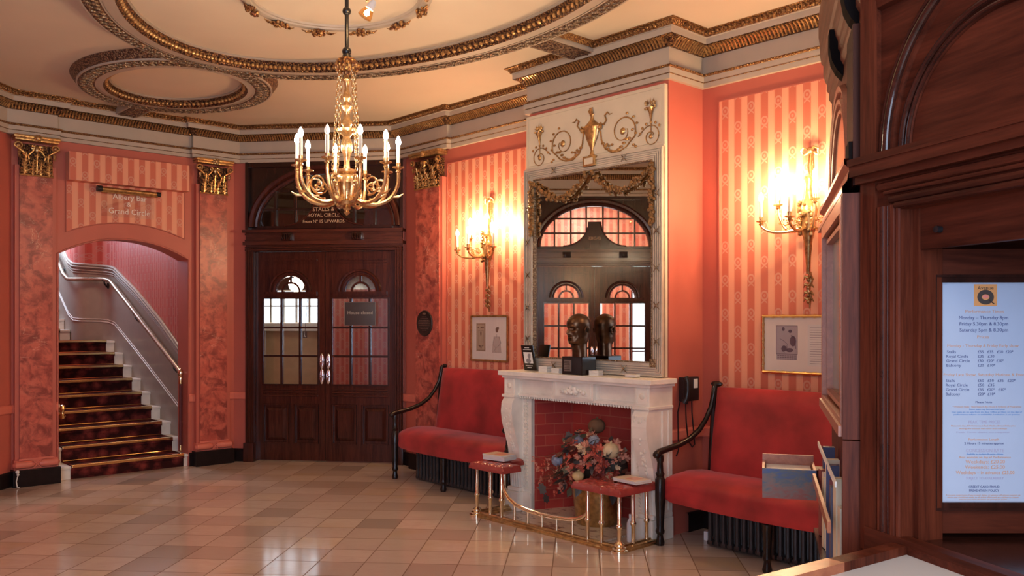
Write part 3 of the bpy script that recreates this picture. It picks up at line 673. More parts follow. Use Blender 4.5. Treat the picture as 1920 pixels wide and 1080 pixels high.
# corridor behind the double doors
def boxroom(fr, x0, x1, y1, z1, mats, name, y0=.14, xf=None):
    xf = x0 if xf is None else xf; mb = MB(); mb.quad((xf, y0, 0.002), (x0, y1, .002), (x0, y1, z1), (xf, y0, z1)); struct(name+'_left', mb, mats[0], fr)
    mb = MB(); mb.quad((x1, y0, 0.002), (x1, y1, .002), (x1, y1, z1), (x1, y0, z1)); struct(name+'_right', mb, mats[2], fr)
    mb = MB(); mb.quad((x0, y1, .002), (x1, y1, .002), (x1, y1, z1), (x0, y1, z1)); struct(name+'_back', mb, mats[1], fr)
    mb = MB(); mb.quad((x0, y0, z1), (x1, y0, z1), (x1, y1, z1), (x0, y1, z1)); struct(name+'_ceiling', mb, 'tan_wall', fr)
boxroom('D', -2.0, 1.25, 1.9, 3.3, ('tan_wall', 'tan_wall', 'wallpaper_stair'), 'wall_corridor', xf=-.95)
mb = MB(); mb.box(-1.9, 1.24, 1.78, 1.89, 1.88, 3.29); struct('wall_corridor_dark_panel', mb, 'mahogany_deep', 'D')  # added dark panel that keeps the fanlights and lunette dark
e = sthing('window_2', 'D', (-.62, 1.85, 0)); mb = MB(); mb.box(-1.8, -.60, 1.86, 1.88, 1.47, 1.87); part('pane', mb, 'day_pane', e, False)
mb = MB()
for i in range(8): mb.box(-1.8+.171*i-.01, -1.8+.171*i+.01, 1.82, 1.87, 1.47, 1.87)
mb.box(-1.8, -.6, 1.82, 1.87, 1.67, 1.685); part('window_frame', mb, 'cream_trim', e, False)
mb = MB(); mb.bbox(-1.75, -.5, 1.70, 1.89, 1.36, 1.46, .01); part('window_sill', mb, 'stone_white', e)
mb = MB(); mb.box(-.48, 1.24, 1.62, 1.88, 0.003, 1.88); struct('wall_corridor_pier', mb, 'wallpaper_stair', 'D')
mb = MB(); mb.ball((-.47, .6, 1.90), .085, 16, 10); e = thing('globe_lamp', 'glowing round globe lamp seen through the left door fanlight', 'lamp', 'D', (-.47, .6, 3.3)); part('globe', mb, 'globe_light', e)
mb = MB(); mb.tube([(-.47, .6, 1.98), (-.47, .6, 3.29)], .008, 6); part('stem', mb, 'brass', e)
e = sthing('window_4', 'D', (.7, 1.5, 0)); mb = MB()
for x0, x1 in ((.40, .47), (.66, .74), (.86, .93)): mb.box(x0, x1, 1.44, 1.45, .72, 1.72)
part('pane', mb, 'day_pane_dim', e, False)
mb = MB()
for x0, x1 in ((.40, .47), (.66, .74), (.86, .93)): rectframe(mb, x0, x1, .72, 1.72, .02, 1.42, 1.46); mb.box(x0, x1, 1.42, 1.46, 1.18, 1.21)
part('window_frame', mb, 'mahogany', e, False)
# small pictogram sign inside
e = thing('pictogram_sign', 'small dark pictogram sign beyond the left door glass', 'sign', 'D', (-.52, 1.0, 1.33)); mb = MB(); mb.box(-.545, -.495, 1.0, 1.006, 1.29, 1.37); part('plate', mb, 'ink', e, False)
mb = MB(); mb.ball((-0.525, .997, 1.357), .006, 6, 4); mb.tube([(-0.525, .998, 1.345), (-0.522, .998, 1.32), (-0.532, .998, 1.30)], .003, 4); mb.tube([(-0.522, .998, 1.32), (-0.515, .998, 1.30)], .003, 4); part('figure', mb, 'paper_white', e)
mb = MB(); mb.tube([(-.52, 1.006, 1.37), (-.52, 1.1, 1.8), (-.52, 1.79, 1.95)], .003, 4); part('bracket', mb, 'black_metal', e)
# room behind the second pair of doors
boxroom('L', -1.9, 1.6, 2.2, 3.3, ('wallpaper_stair', 'wallpaper', 'wallpaper_stair'), 'wall_cloakroom')
e = sthing('window_3', 'L', (.4, 1.5, 0)); mb = MB(); mb.box(-1.75, -1.0, 2.16, 2.18, .6, 2.3); mb.box(-.52, -.36, 2.16, 2.18, .3, 2.3); part('pane', mb, 'day_pane', e, False)
mb = MB()
for i in range(4): mb.box(-1.75+.25*i-.012, -1.75+.25*i+.012, 2.12, 2.17, .6, 2.3)
for z in (.6, 1.0, 1.4, 1.8, 2.3): mb.box(-1.75, -1.0, 2.12, 2.17, z-.012, z+.012)
part('window_frame', mb, 'mahogany', e, False)

# hanging "House closed" board
e = thing('hanging_notice', 'dark grey House closed notice hanging on the right door leaf', 'sign', 'D', (.455, .02, 1.44)); mb = MB(); mb.bbox(.285, .625, .004, .016, 1.44, 1.69, .003); part('board', mb, flatcol('notice_grey', (.06, .05, .055), .4), e)
mb = MB(); rectframe(mb, .292, .618, 1.447, 1.683, .005, -.001, .004); part('border', mb, 'pewter', e, False)
mb = MB(); mb.text('House closed', .05, .455, 1.575, .002); part('lettering', mb, flatcol('notice_text', (.4, .36, .33)), e, False)
mb = MB(); mb.tube([(.31, .01, 1.69), (.32, .01, 1.735)], .003, 5); mb.tube([(.60, .01, 1.69), (.59, .01, 1.735)], .003, 5); part('hook', mb, 'chrome', e)

# ================================================================ STAIRS
e = thing('staircase', 'carpeted staircase with brass nosings rising through the arch', 'staircase', 'S', (0, .03, 0))
SX0, SX1, CX0, CX1 = -.70, .62, -.55, .52
def stepz(k): return .122+.1402*(k-1)
for k in range(1, 14):
    y0 = .03+.3*(k-1) if k <= 9 else 3.0+.24*(k-10); zt_ = stepz(k) if k <= 9 else 1.378+.137*(k-10); x1 = SX1 if k <= 9 else .268
    y1 = y0+.62 if k < 9 else (y0+.62 if k == 9 else y0+.4); x0 = -.64 if k == 1 else SX0
    mb = MB(); mb.box(x0, x1, y0, y1, zt_-.142, zt_-.022); mb.bbox(x0-.005, x1, y0-.02, y1, zt_-.026, zt_, .006); part('step', mb, 'stone_white', e, False)
for k in range(1, 14):
    y0 = .03+.3*(k-1) if k <= 9 else 3.0+.24*(k-10); zt_ = stepz(k) if k <= 9 else 1.378+.137*(k-10); c1 = CX1 if k <= 9 else .15; dy = .3 if k < 9 else (.57 if k == 9 else .24)
    mb = MB(); mb.box(CX0, c1, y0-.006, y0+.005, zt_-.138, zt_-.03); mb.box(CX0, c1, y0-.026, y0-.005, zt_-.035, zt_+.008); mb.box(CX0, c1, y0-.026, y0+dy, zt_, zt_+.008); part('carpet', mb, 'stair_carpet', e, False)
for k in range(1, 11):
    y0 = .03+.3*(k-1) if k <= 9 else 3.0+.24*(k-10); zt_ = stepz(k) if k <= 9 else 1.378+.137*(k-10); c1 = CX1 if k <= 9 else .15
    mb = MB(); mb.bbox(CX0+.004, c1-.004, y0-.036, y0+.012, zt_-.014, zt_+.013, .004); part('nosing', mb, 'brass', e, False)
    mb = MB(); mb.tube([(CX0+.01, y0-.012, zt_-.130), (c1-.01, y0-.012, zt_-.130)], .008, 8); part('stair_rod', mb, 'brass', e)
PL = [(.62, .28), (.62, 2.40), (.595, 2.56), (.53, 2.68), (.40, 2.74), (.32, 2.80), (.28, 2.90), (.27, 3.05), (.27, 4.4)]
def interp(tab, y):
    for (a, za), (b_, zb) in zip(tab, tab[1:]):
        if y <= b_: return za+(zb-za)*(y-a)/(b_-a)
    return tab[-1][1]
def dens(P, st=.08):
    out = []
    for a, b_ in zip(P, P[1:]):
        a, b_ = Vector(a), Vector(b_); k = max(1, int((b_-a).length/st)); out += [a.lerp(b_, i/k) for i in range(k)]
    return out+[Vector(P[-1])]
PD = dens(PL); S_ = [0]
for a, b_ in zip(PD, PD[1:]): S_.append(S_[-1]+(b_-a).length)
sy = lambda y: y-.28 if y <= 2.4 else None
capT = [(0, 1.175), (.59, 1.495), (1.36, 1.851), (1.99, 2.095), (2.14, 2.15), (2.3, 2.17), (2.75, 2.20), (2.9, 2.25), (3.4, 2.60), (4.5, 3.2)]
hrT = [(-.1, .93), (0, 1.0), (1.40, 1.657), (2.1, 1.98), (2.3, 2.01), (2.75, 2.0), (2.9, 2.06), (3.3, 2.36), (4.5, 3.0)]
loT = [(0, .52), (1.45, 1.16), (2.15, 1.45), (2.35, 1.48), (2.75, 1.49), (2.9, 1.55), (3.3, 1.82), (4.5, 2.5)]
mbl, mbu = MB(), MB()
for i in range(len(PD)-1):
    a, b_ = PD[i], PD[i+1]; za, zb = interp(capT, S_[i]), interp(capT, S_[i+1])
    mbl.quad((a.x, a.y, 0), (b_.x, b_.y, 0), (b_.x, b_.y, zb), (a.x, a.y, za)); mbu.quad((a.x, a.y, za), (b_.x, b_.y, zb), (b_.x, b_.y, 3.5), (a.x, a.y, 3.5))
bmesh.ops.remove_doubles(mbl.b, verts=mbl.b.verts[:], dist=1e-5); bmesh.ops.remove_doubles(mbu.b, verts=mbu.b.verts[:], dist=1e-5)
struct('wall_stairwell_wainscot', mbl, 'stair_cream', 'S', True); struct('wall_stairwell_right', mbu, 'wallpaper_stair', 'S', True)
def offs(i, d):
    a = PD[max(0, i-1)]; b_ = PD[min(len(PD)-1, i+1)]; t = (b_-a).normalized(); return PD[i]+Vector((-t.y, t.x))*d
mb = MB()
for dd, dz, r in ((.012, 0, .016), (.02, -.03, .012), (.012, -.07, .010), (.008, -.10, .008)): mb.tube([(*offs(i, dd), interp(capT, S_[i])+dz) for i in range(len(PD))], r, 8)
struct('trim_24', mb, 'stair_cream', 'S', True)
mb = MB(); mb.tube([(*offs(i, .004), interp(loT, S_[i])) for i in range(len(PD))], .006, 6); mb.tube([(*offs(i, .004), interp(loT, S_[i])+.03) for i in range(len(PD))], .004, 6); struct('trim_25', mb, 'stone_white', 'S', True)
mb = MB(); mb.quad((SX0, .28, 0), (SX0, 2.4, 0), (SX0, 2.4, 3.5), (SX0, .28, 3.5)); mb.quad((SX0, 4.4, 0), (SX0, 2.4, 0), (SX0, 2.4, 3.5), (SX0, 4.4, 3.5)); struct('wall_stairwell_left', mb, 'wallpaper_stair', 'S')
mb = MB(); mb.quad((SX0, 4.4, 0), (.27, 4.4, 0), (.27, 4.4, 3.5), (SX0, 4.4, 3.5)); struct('wall_stairwell_back', mb, 'stair_cream', 'S')
mb = MB(); mb.quad((SX0, .28, 3.45), (.63, .28, 3.45), (.63, 4.4, 3.45), (SX0, 4.4, 3.45)); struct('ceiling_stairwell', mb, 'cream_ceiling', 'S')
# handrails
e = thing('wall_handrail', 'curved brass handrail on black brackets up the right of the stairs', 'handrail', 'S', (.55, .28, 0))
pts = [(*offs(i, .065), interp(hrT, S_[i])) for i in range(len(PD)) if S_[i] < 3.7]; mb = MB(); mb.tube([(.555, .18, .95)]+pts, .026, 10); part('rail', mb, 'rail_metal', e)
for s0 in (.05, 1.2, 2.35, 3.05):
    i = min(range(len(PD)), key=lambda j: abs(S_[j]-s0)); a = offs(i, .065); b_ = offs(i, .0); z = interp(hrT, S_[i]); mb = MB(); mb.tube([(a.x, a.y, z-.015), (a.x, a.y, z-.05), ((a.x+b_.x)/2, (a.y+b_.y)/2, z-.09), (b_.x, b_.y, z-.08)], .011, 8); mb.ball((b_.x-.01, b_.y, z-.08), .03, 8, 6, (.5, 1, 1.3))
    mb.tube([(a.x, a.y, z-.024), (a.x, a.y, z+.0)], .026, 10); part('bracket', mb, 'black_metal', e)
mb = MB(); mb.lathe([(.0, .0), (.018, .005), (.022, .03), (.014, .045), (.03, .06), (.034, .085), (.022, .11), (.012, .12), (.0, .13)], (.545, .16, .87), 12); part('end_knob', mb, 'brass_pale', e)
mb = MB(); mb.tube([(.545, .16, .875), (.545, .16, .20)], .016, 10); part('drop_rod', mb, flatcol('rope_red', (.12, .015, .015)), e)
mb = MB(); mb.tube([(.545, .16, .20), (.545, .16, .135)], .013, 10); mb.tube([(.545, .16, .875), (.545, .16, .835)], .019, 10); part('rod_end', mb, 'brass', e)
e = thing('short_handrail', 'end of the left brass handrail beside the pilaster', 'handrail', 'S', (-.6, .3, .6)); mb = MB(); mb.tube([(-.60, .12, .62), (-.60, .8, .94), (-.60, 2.0, 1.5)], .02, 10); part('rail', mb, 'brass_dull', e)
mb = MB(); mb.lathe([(.0, -.08), (.022, -.07), (.030, -.05), (.016, -.03), (.016, .0), (.030, .02), (.022, .05), (0, .06)], (-.60, .10, .64), 12); mb.tube([(-.6, .12, .61), (-.69, .15, .61)], .015, 8); part('end_knob', mb, 'brass', e)
# lettering and picture light over the arch
e = thing('glass_sign', 'clear Albery Bar and Grand Circle sign above the staircase arch', 'sign', 'S', (-.01, -.02, 2.48)); mb = MB(); mb.box(-.29, .21, -.018, -.014, 2.50, 2.735); part('panel', mb, 'clear_glass', e, False)
mb = MB(); mb.text('Albery Bar', .078, -.025, 2.695, -.02, sx=.95); mb.text('&', .065, -.035, 2.627, -.02); mb.text('Grand Circle', .078, -.03, 2.555, -.02, sx=.95); part('lettering', mb, flatcol('sign_cream', (.95, .80, .70)), e, False)
e = thing('picture_light', 'brass tube picture light above the staircase sign', 'lamp', 'S', (-.03, -.05, 2.76)); mb = MB(); mb.tube([(-.33, -.07, 2.752), (.235, -.07, 2.748)], .021, 12); mb.tube([(-.31, -.075, 2.729), (.22, -.075, 2.726)], .012, 8); part('tube', mb, 'brass_dull', e)
mb = MB(); mb.tube([(-.345, -.07, 2.752), (-.30, -.07, 2.752)], .03, 12); mb.tube([(.21, -.07, 2.748), (.25, -.07, 2.748)], .024, 12); mb.box(-.05, .0, -.06, 0, 2.735, 2.77); part('end_cap', mb, 'black_metal', e)

# ================================================================ FIREPLACE
e = thing('fireplace', 'white carved stone fireplace surround on the chimney breast', 'fireplace', 'F', (0, -.42, 0)); FY = -.55
mb = MB(); mb.bbox(-.755, .768, -.70, -.405, 1.065, 1.10, .006); mb.box(-.73, .745, -.675, -.405, 1.045, 1.066); part('mantel_shelf', mb, 'stone_white', e, False)
for s_ in (-1, 1):
    prof = [(-.405, .15), (-.585, .15), (-.592, .25), (-.600, .38), (-.618, .50), (-.650, .60), (-.682, .70), (-.692, .78), (-.685, .85), (-.655, .893), (-.405, .893)]
    a, b_ = sorted((s_*.60, s_*.725)); mb = MB(); v0 = [mb.b.verts.new((a, y, z)) for y, z in prof]; v1 = [mb.b.verts.new((b_, y, z)) for y, z in prof]; n = len(prof)
    for i in range(n): mb.b.faces.new((v0[i], v0[(i+1) % n], v1[(i+1) % n], v1[i]))
    mb.b.faces.new(v0[::-1]); mb.b.faces.new(v1)
    for k in range(4):
        xx = a+.025+.025*k; mb.tube([(xx, -.588, .17), (xx, -.597, .28), (xx, -.606, .40)], .006, 5)
    mb.bbox(a-.012, b_+.012, -.64, -.405, 0, .15, .006); mb.bbox(a-.006, b_+.006, -.62, -.405, .15, .18, .008)
    mb.bbox(a-.01, b_+.01, -.675, -.405, .893, .915, .005); mb.box(a, b_, -.655, -.405, .915, 1.05); rectframe(mb, a+.02, b_-.02, .935, 1.03, .006, -.66, -.65)
    xo = b_ if s_ > 0 else a
    for k in range(2): mb.tube([(xo, -.52+.07*k, .2), (xo, -.52+.07*k, .88)], .010, 6)
    leg = part('leg', mb, 'stone_white', e, False)
    mb = MB(); c = (a+b_)/2
    for k in range(26):
        z = .44+.42*random.random(); w_ = .045*(z-.42)/.42+.008; x = c+random.uniform(-1, 1)*w_
        for (ya, za), (yb, zb) in zip(prof[1:], prof[2:]):
            if za <= z <= zb: y = ya+(yb-ya)*(z-za)/(zb-za)
        mb.ball((x, y-.002, z), random.uniform(.006, .012), 6, 4, (1, .7, 1.4))
    mb.ball((c, -.658, .985), .022, 10, 6, (1, .4, 1)); part('carving', mb, 'carved_white', leg)
    a, b_ = sorted((s_*.50, s_*.598)); mb = MB(); mb.box(a, b_, -.565, -.40, 0, .90); mb.bbox(a, b_, -.585, -.40, 0, .15, .005); mb.box(a, a+.012, -.575, -.56, .15, .9); mb.box(b_-.012, b_, -.575, -.56, .15, .9); part('jamb', mb, 'stone_white', e, False)
    mb = MB(); c = s_*.565
    for k in range(26): z = .17+.0275*k; mb.prism([(c-.02, z), (c+.02, z), (c+.02, z+.008), (c, z+.024), (c-.02, z+.008)], -.575, -.562)
    part('egg_carving', mb, 'carved_white', e, False)
mb = MB(); mb.box(-.60, .60, -.605, -.405, .91, 1.05); mb.box(-.60, .60, -.625, -.405, .905, .925); mb.box(-.20, .20, -.635, -.405, .92, 1.05); rectframe(mb, -.17, .17, .94, 1.035, .006, -.641, -.63)
for s_ in (-1, 1): rectframe(mb, *sorted((s_*.24, s_*.57)), .94, 1.03, .005, -.61, -.60)
part('frieze', mb, 'stone_white', e, False)
mb = MB()
for k in range(46): x = -.58+1.16*k/45; mb.ball((x, -.612, .898), .012, 6, 4, (.8, 1, 1))
part('egg_moulding', mb, 'carved_white', e)
mb = MB()
for k in range(34):
    u = random.gauss(0, .35); mb.ball((u*.14+.0, -.648-random.random()*.012, .985+random.uniform(-1, 1)*.026*(1-min(.7, abs(u)))-abs(u)*.012), random.uniform(.008, .019), 7, 5)
part('flower_carving', mb, 'stone_white', e)
# firebox
mb = MB(); mb.quad((-.50, -.54, 0), (-.385, -.22, 0), (-.385, -.22, .92), (-.50, -.54, .92)); mb.quad((.50, -.54, 0), (.385, -.22, 0), (.385, -.22, .92), (.50, -.54, .92)); mb.quad((-.385, -.22, 0), (.385, -.22, 0), (.385, -.22, .92), (-.385, -.22, .92))
mb.quad((-.5, -.54, .905), (.5, -.54, .905), (.385, -.22, .905), (-.385, -.22, .905)); part('brick_lining', mb, 'hearth_brick', e, False)
def hearth_mat():
    m, N, L, b = new_mat('hearth_stone'); v = coord(N)
    n = noise(N, L, mapping(N, L, v, rot=(0, 0, .5), sc=(1, 2.5, 1)), 7, 5, .6, 1)
    L.new(ramp(N, L, n, [(.40, (.74, .63, .50)), (.56, (.70, .58, .45)), (.62, (.30, .17, .12)), (.75, (.2, .1, .07))]), b.inputs['Base Color']); setp(b, Roughness=.3); M['hearth_stone'] = m
hearth_mat(); mb = MB(); mb.box(-.50, .50, -.93, -.22, .002, .014); part('hearth_slab', mb, 'hearth_stone', e, False)

# overmantel mirror
e = thing('overmantel_mirror', 'tall overmantel mirror with fluted silver frame and painted urn panel', 'mirror', 'F', (0, -.41, 1.10)); MY = -.44
mx0, mx1, mz0, mz1 = -.70, .685, 1.105, 2.70
mb = MB(); mb.box(mx0, mx1, -.43, -.405, mz0, 3.135); part('backboard', mb, 'cream_paint', e, False)
mb = MB(); mb.bbox(mx0, mx1, -.438, -.43, 2.70, 3.135, .002); rectframe(mb, mx0+.03, mx1-.03, 2.74, 3.11, .007, -.444, -.436); part('painted_panel', mb, 'cream_paint', e, False)
mb = MB(); rectframe(mb, mx0+.095, mx1-.095, mz0+.095, mz1-.08, .095, -.452, -.43); rectframe(mb, mx0+.012, mx1-.012, mz0+.012, mz1-.012, .012, -.468, -.43)
for k in range(4): d = .028+.016*k; rectframe(mb, mx0+d+.004, mx1-d-.004, mz0+d+.004, mz1-d*.85-.004, .0085, -.462, -.45)
part('fluted_frame', mb, 'silver_trim', e, False)
mb = MB(); rectframe(mb, mx0+.103, mx1-.103, mz0+.103, mz1-.088, .009, -.458, -.44); part('inner_bead', mb, 'silver_gilt', e, False)
mb = MB(); mb.box(mx0+.09, mx1-.09, -.441, -.4395, mz0+.09, mz1-.075); part('looking_glass', mb, 'mirror', e, False)
def cross(x, z, vert):
    mb = MB(); a = .027
    for s_ in (-1, 1): mb.tube([(x-a*s_, -.468, z-a), (x-a*.3*s_, -.474, z-a*.3), (x+a*.3*s_, -.474, z+a*.3), (x+a*s_, -.468, z+a)], [.002, .005, .005, .002], 6)
    mb.ball((x, -.475, z), .007, 8, 6); part('ribbon_cross', mb, 'silver_gilt', e)
for x in (-.36, .345): cross(x, 2.662, 0); cross(x, 1.15, 0)
for z in (1.35, 1.60, 1.86, 2.12, 2.38): cross(mx0+.048, z, 1); cross(mx1-.048, z, 1)
for x in (mx0+.085, mx1-.085):
    mb = MB(); mb.bbox(x-.028, x+.028, -.465, -.43, mz0+.065, mz0+.125, .003); mb.ball((x, -.468, mz0+.095), .016, 10, 6, (1, .5, 1)); part('corner_block', mb, 'silver_gilt', e)
# gilt relief: urn, scrolls, cornucopias
cx = .015; mb = MB()
mb.lathe([(.0, 0), (.042, 0), (.042, .014), (.022, .022), (.014, .05), (.018, .07), (.03, .09), (.055, .14), (.072, .195), (.076, .215), (.082, .222), (.082, .232), (.058, .25), (.03, .27), (.018, .285), (.014, .305), (.022, .315), (.022, .325), (0, .33)], (0, 0, 0), 16, Matrix.Translation((cx, -.442, 2.715)) @ Matrix.Diagonal((1, .35, 1, 1)))
for k in range(7): mb.tube([(cx+random.uniform(-.018, .018), -.448, 3.035), (cx+random.uniform(-.024, .024), -.452, 3.06), (cx+random.uniform(-.02, .02), -.448, 3.085)], [.008, .008, .002], 5)
for s_ in (-1, 1):
    mb.tube([(cx+s_*.075, -.448, 2.90), (cx+s_*.10, -.452, 2.93), (cx+s_*.095, -.452, 2.955), (cx+s_*.075, -.448, 2.945)], .007, 6)
    mb.tube([(cx+s_*.09, -.444, 2.95), (cx+s_*.12, -.446, 2.94), (cx+s_*.145, -.446, 2.97), (cx+s_*.13, -.446, 3.005), (cx+s_*.155, -.446, 3.025), (cx+s_*.175, -.446, 3.005), (cx+s_*.20, -.445, 3.01)], [.005, .007, .006, .007, .006, .005, .002], 6)
    mb.ball((cx+s_*.088, -.452, 2.925), .018, 8, 6)
mb.bbox(cx-.062, cx+.058, -.478, -.44, 2.645, 2.72, .004); part('urn', mb, 'gilt_smooth', e)
for s_ in (-1, 1):
    mb = MB(); P = [(cx+s_*x, z) for x, z in ((.085, 2.90), (.095, 2.83), (.13, 2.76), (.19, 2.725), (.26, 2.72), (.33, 2.745), (.375, 2.785))]
    P2 = [(cx+s_*.30+s_*(.125-.085*i/24)*cos(-.75+i/24*2.35*pi), 2.862+(.125-.085*i/24)*sin(-.75+i/24*2.35*pi)) for i in range(25)]
    mb.tube([(x, -.443, z) for x, z in P+P2[1:]], [.006]*7+[.006-.003*i/24 for i in range(24)], 6); mb.ball((cx+s_*.30, -.445, 2.862), .026, 8, 6, (1, .4, 1))
    for k in range(11): t = k/10; x = cx+s_*(.11+.25*t); z = 2.79-.075*sin(pi*min(1, t*1.1))+.012; mb.ball((x, -.446, z), .015, 6, 4, (1.3, .35, .7))
    for x, z in ((.15, 2.79), (.17, 2.775), (.20, 2.78), (.39, 2.86), (.42, 2.83), (.34, 2.985), (.40, 2.95), (.43, 2.90), (.40, 2.75), (.42, 2.735)): mb.ball((cx+s_*x, -.446, z), .012, 6, 4, (1.2, .35, .8))
    P3 = [(cx+s_*.555+s_*(.085-.06*i/20)*cos(pi*.75-i/20*2.6*pi), 2.785+(.085-.06*i/20)*sin(pi*.75-i/20*2.6*pi)) for i in range(21)]
    mb.tube([(x, -.443, z) for x, z in [(cx+s_*.44, 2.80)]+P3], [.004]*22, 6); mb.ball((cx+s_*.555, -.445, 2.785), .018, 8, 6, (1, .4, 1))
    for k in range(6): a = pi*.9-k*.42; mb.ball((cx+s_*(.555+.10*cos(a)), -.446, 2.785+.10*sin(a)), .011, 6, 4, (1, .35, 1))
    mb.tube([(cx+s_*.555, -.443, 2.80), (cx+s_*.555, -.445, 2.90), (cx+s_*.557, -.447, 2.95), (cx+s_*.557, -.449, 2.985)], [.003, .005, .014, .03], 8)
    for k in range(14): mb.ball((cx+s_*.557+random.uniform(-.045, .045), -.452, 2.985+random.uniform(-.005, .045)), random.uniform(.007, .013), 6, 5)
    for k in range(5): a = .5+k*.55; mb.tube([(cx+s_*.557+.03*cos(a), -.45, 3.0+.02*sin(a)), (cx+s_*.557+.06*cos(a), -.45, 3.005+.05*sin(a))], [.006, .001], 5)
    part('scrollwork', mb, 'gilt_smooth', e)
mb = MB(); mb.box(cx-.045, cx+.041, -.4795, -.477, 2.66, 2.706); part('urn_plate', mb, 'cream_paint', e, False)
# flower garland swags across the glass
def garland(pts, rmax, nm):
    mb = MB(); mb.tube([(x, -.462, z) for x, z in pts], .012, 6); L_ = len(pts)-1
    for k in range(95):
        t = random.random()*L_; i = min(int(t), L_-1); u = t-i; x = pts[i][0]*(1-u)+pts[i+1][0]*u; z = pts[i][1]*(1-u)+pts[i+1][1]*u
        w_ = rmax*(.45+.55*sin(pi*t/L_)); mb.ball((x+random.uniform(-w_, w_), -.47-random.random()*.02, z+random.uniform(-w_, w_)), random.uniform(.009, .017), 6, 4)
    return part(nm, mb, 'gilt_bronze', e)
for s_ in (-1, 1):
    garland([(.015+s_*(.02+.57*i/12), 2.60-.16*sin(pi*(i/12)**.92)-.02*i/12) for i in range(13)], .026, 'garland')
    garland([(.0+s_*.605, 2.60), (s_*.60, 2.5), (s_*.603, 2.38), (s_*.60, 2.26), (s_*.602, 2.17)], .02, 'garland')

# bust
def bust():
    H0, HH = 1.328, .220; e = thing('portrait_bust', 'bronze portrait head of a man on a black block on the mantel', 'sculpture', 'F', (.015, -.585, 1.10))
    def tab(T, t):
        for (a, va), (b_, vb) in zip(T, T[1:]):
            if t <= b_: k = (t-a)/(b_-a); k = k*k*(3-2*k) if b_-a > .15 else k; return va+(vb-va)*k
        return T[-1][1]
    Wd = [(-.55, .056), (-.3, .054), (0, .052), (.08, .060), (.2, .068), (.38, .072), (.5, .073), (.68, .075), (.8, .070), (.9, .058), (.97, .034), (1, .004)]
    Fr = [(-.55, .042), (-.3, .042), (-.06, .055), (0, .082), (.06, .092), (.12, .090), (.2, .090), (.3, .088), (.42, .088), (.5, .086), (.57, .096), (.7, .096), (.82, .082), (.92, .055), (.97, .034), (1, .004)]
    Bk = [(-.55, .062), (-.2, .062), (0, .064), (.12, .070), (.3, .080), (.5, .090), (.66, .094), (.8, .086), (.9, .064), (.97, .038), (1, .004)]
    mb = MB(); rows = []; NV, NU = 64, 64
    g = lambda x, m, s: math.exp(-((x-m)/s)**2)
    for j in range(NV+1):
        t = -.55+1.55*j/NV; t = t if t < .9 else .9+.1*(1-(1-(t-.9)/.1)**1.6); row = []
        for i in range(NU):
            a = 2*pi*i/NU; s, c = sin(a), cos(a)          # a=0 faces front (-y)
            w_, f_, b_ = tab(Wd, t), tab(Fr, t), tab(Bk, t); d = f_ if c > 0 else b_
            x = w_*abs(s)**.92*(1 if s > 0 else -1); y = -d*abs(c)**.88*(1 if c > 0 else -1)
            aa = (a+pi) % (2*pi)-pi
            nose = .027*g(aa, 0, .17)*(g(t, .33, .045)+.66*g(t, .41, .06)+.34*g(t, .50, .05)) + .007*(g(aa, .24, .1)+g(aa, -.24, .1))*g(t, .29, .035)
            sock = -.019*(g(aa, .42, .19)+g(aa, -.42, .19))*g(t, .485, .045)+.006*(g(aa, .42, .12)+g(aa, -.42, .12))*g(t, .48, .02)
            brow = .010*(g(aa, .40, .28)+g(aa, -.40, .28))*g(t, .565, .03)
            lips = .010*g(aa, 0, .30)*(g(t, .195, .016)+g(t, .150, .018)) - .010*g(aa, 0, .34)*g(t, .172, .010) - .006*g(aa, 0, .3)*g(t, .105, .022)
            cheek = .006*(g(aa, .72, .28)+g(aa, -.72, .28))*g(t, .39, .07) - .006*(g(aa, .65, .2)+g(aa, -.65, .2))*g(t, .22, .07)
            chin = .006*g(aa, 0, .3)*g(t, .04, .04); fur = -.0015*g(aa, 0, .5)*(g(t, .66, .008)+g(t, .72, .008))
            dd = nose+sock+brow+lips+cheek+chin+fur
            row.append(mb.b.verts.new((x+dd*s, y-dd*c, H0+HH*t)))
        rows.append(row)
    for p, q in zip(rows, rows[1:]):
        for i in range(NU): mb.b.faces.new((p[i], p[(i+1) % NU], q[(i+1) % NU], q[i]))
    mb.b.faces.new(rows[0][::-1]); mb.b.faces.new(rows[-1])
    for s_ in (-1, 1):
        pts = [(s_*(.074+.009*sin(pi*k/10)), .012+.020*cos(-.6+k*.42), H0+HH*.42+.030*sin(-.6+k*.42)) for k in range(12)]
        mb.tube(pts, [.004, .006, .007, .007, .007, .007, .007, .006, .006, .006, .005, .003], 8); mb.ball((s_*.074, .010, H0+HH*.34), .010, 8, 6, (.6, 1, 1.3))
    T = Matrix.Translation((.015, -.585, 0)) @ Matrix.Rotation(radians(-8), 4, 'Z'); bmesh.ops.transform(mb.b, matrix=T, verts=mb.b.verts[:]); part('head', mb, 'bronze', e)
    mb = MB(); mb.bbox(-.085, .115, -.660, -.510, 1.10, 1.232, .004); part('block', mb, 'black_lacquer', e, False)
    mb = MB(); mb.box(-.062, .010, -.6635, -.660, 1.125, 1.207); pl = part('plate', mb, 'pewter', e, False)
    mb = MB()
    for k in range(6): mb.box(-.060+.004*(k % 2), -.002-.004*(k % 3), -.6645, -.6634, 1.136+.0115*k, 1.140+.0115*k)
    part('engraving', mb, 'ink', pl, False)
bust()
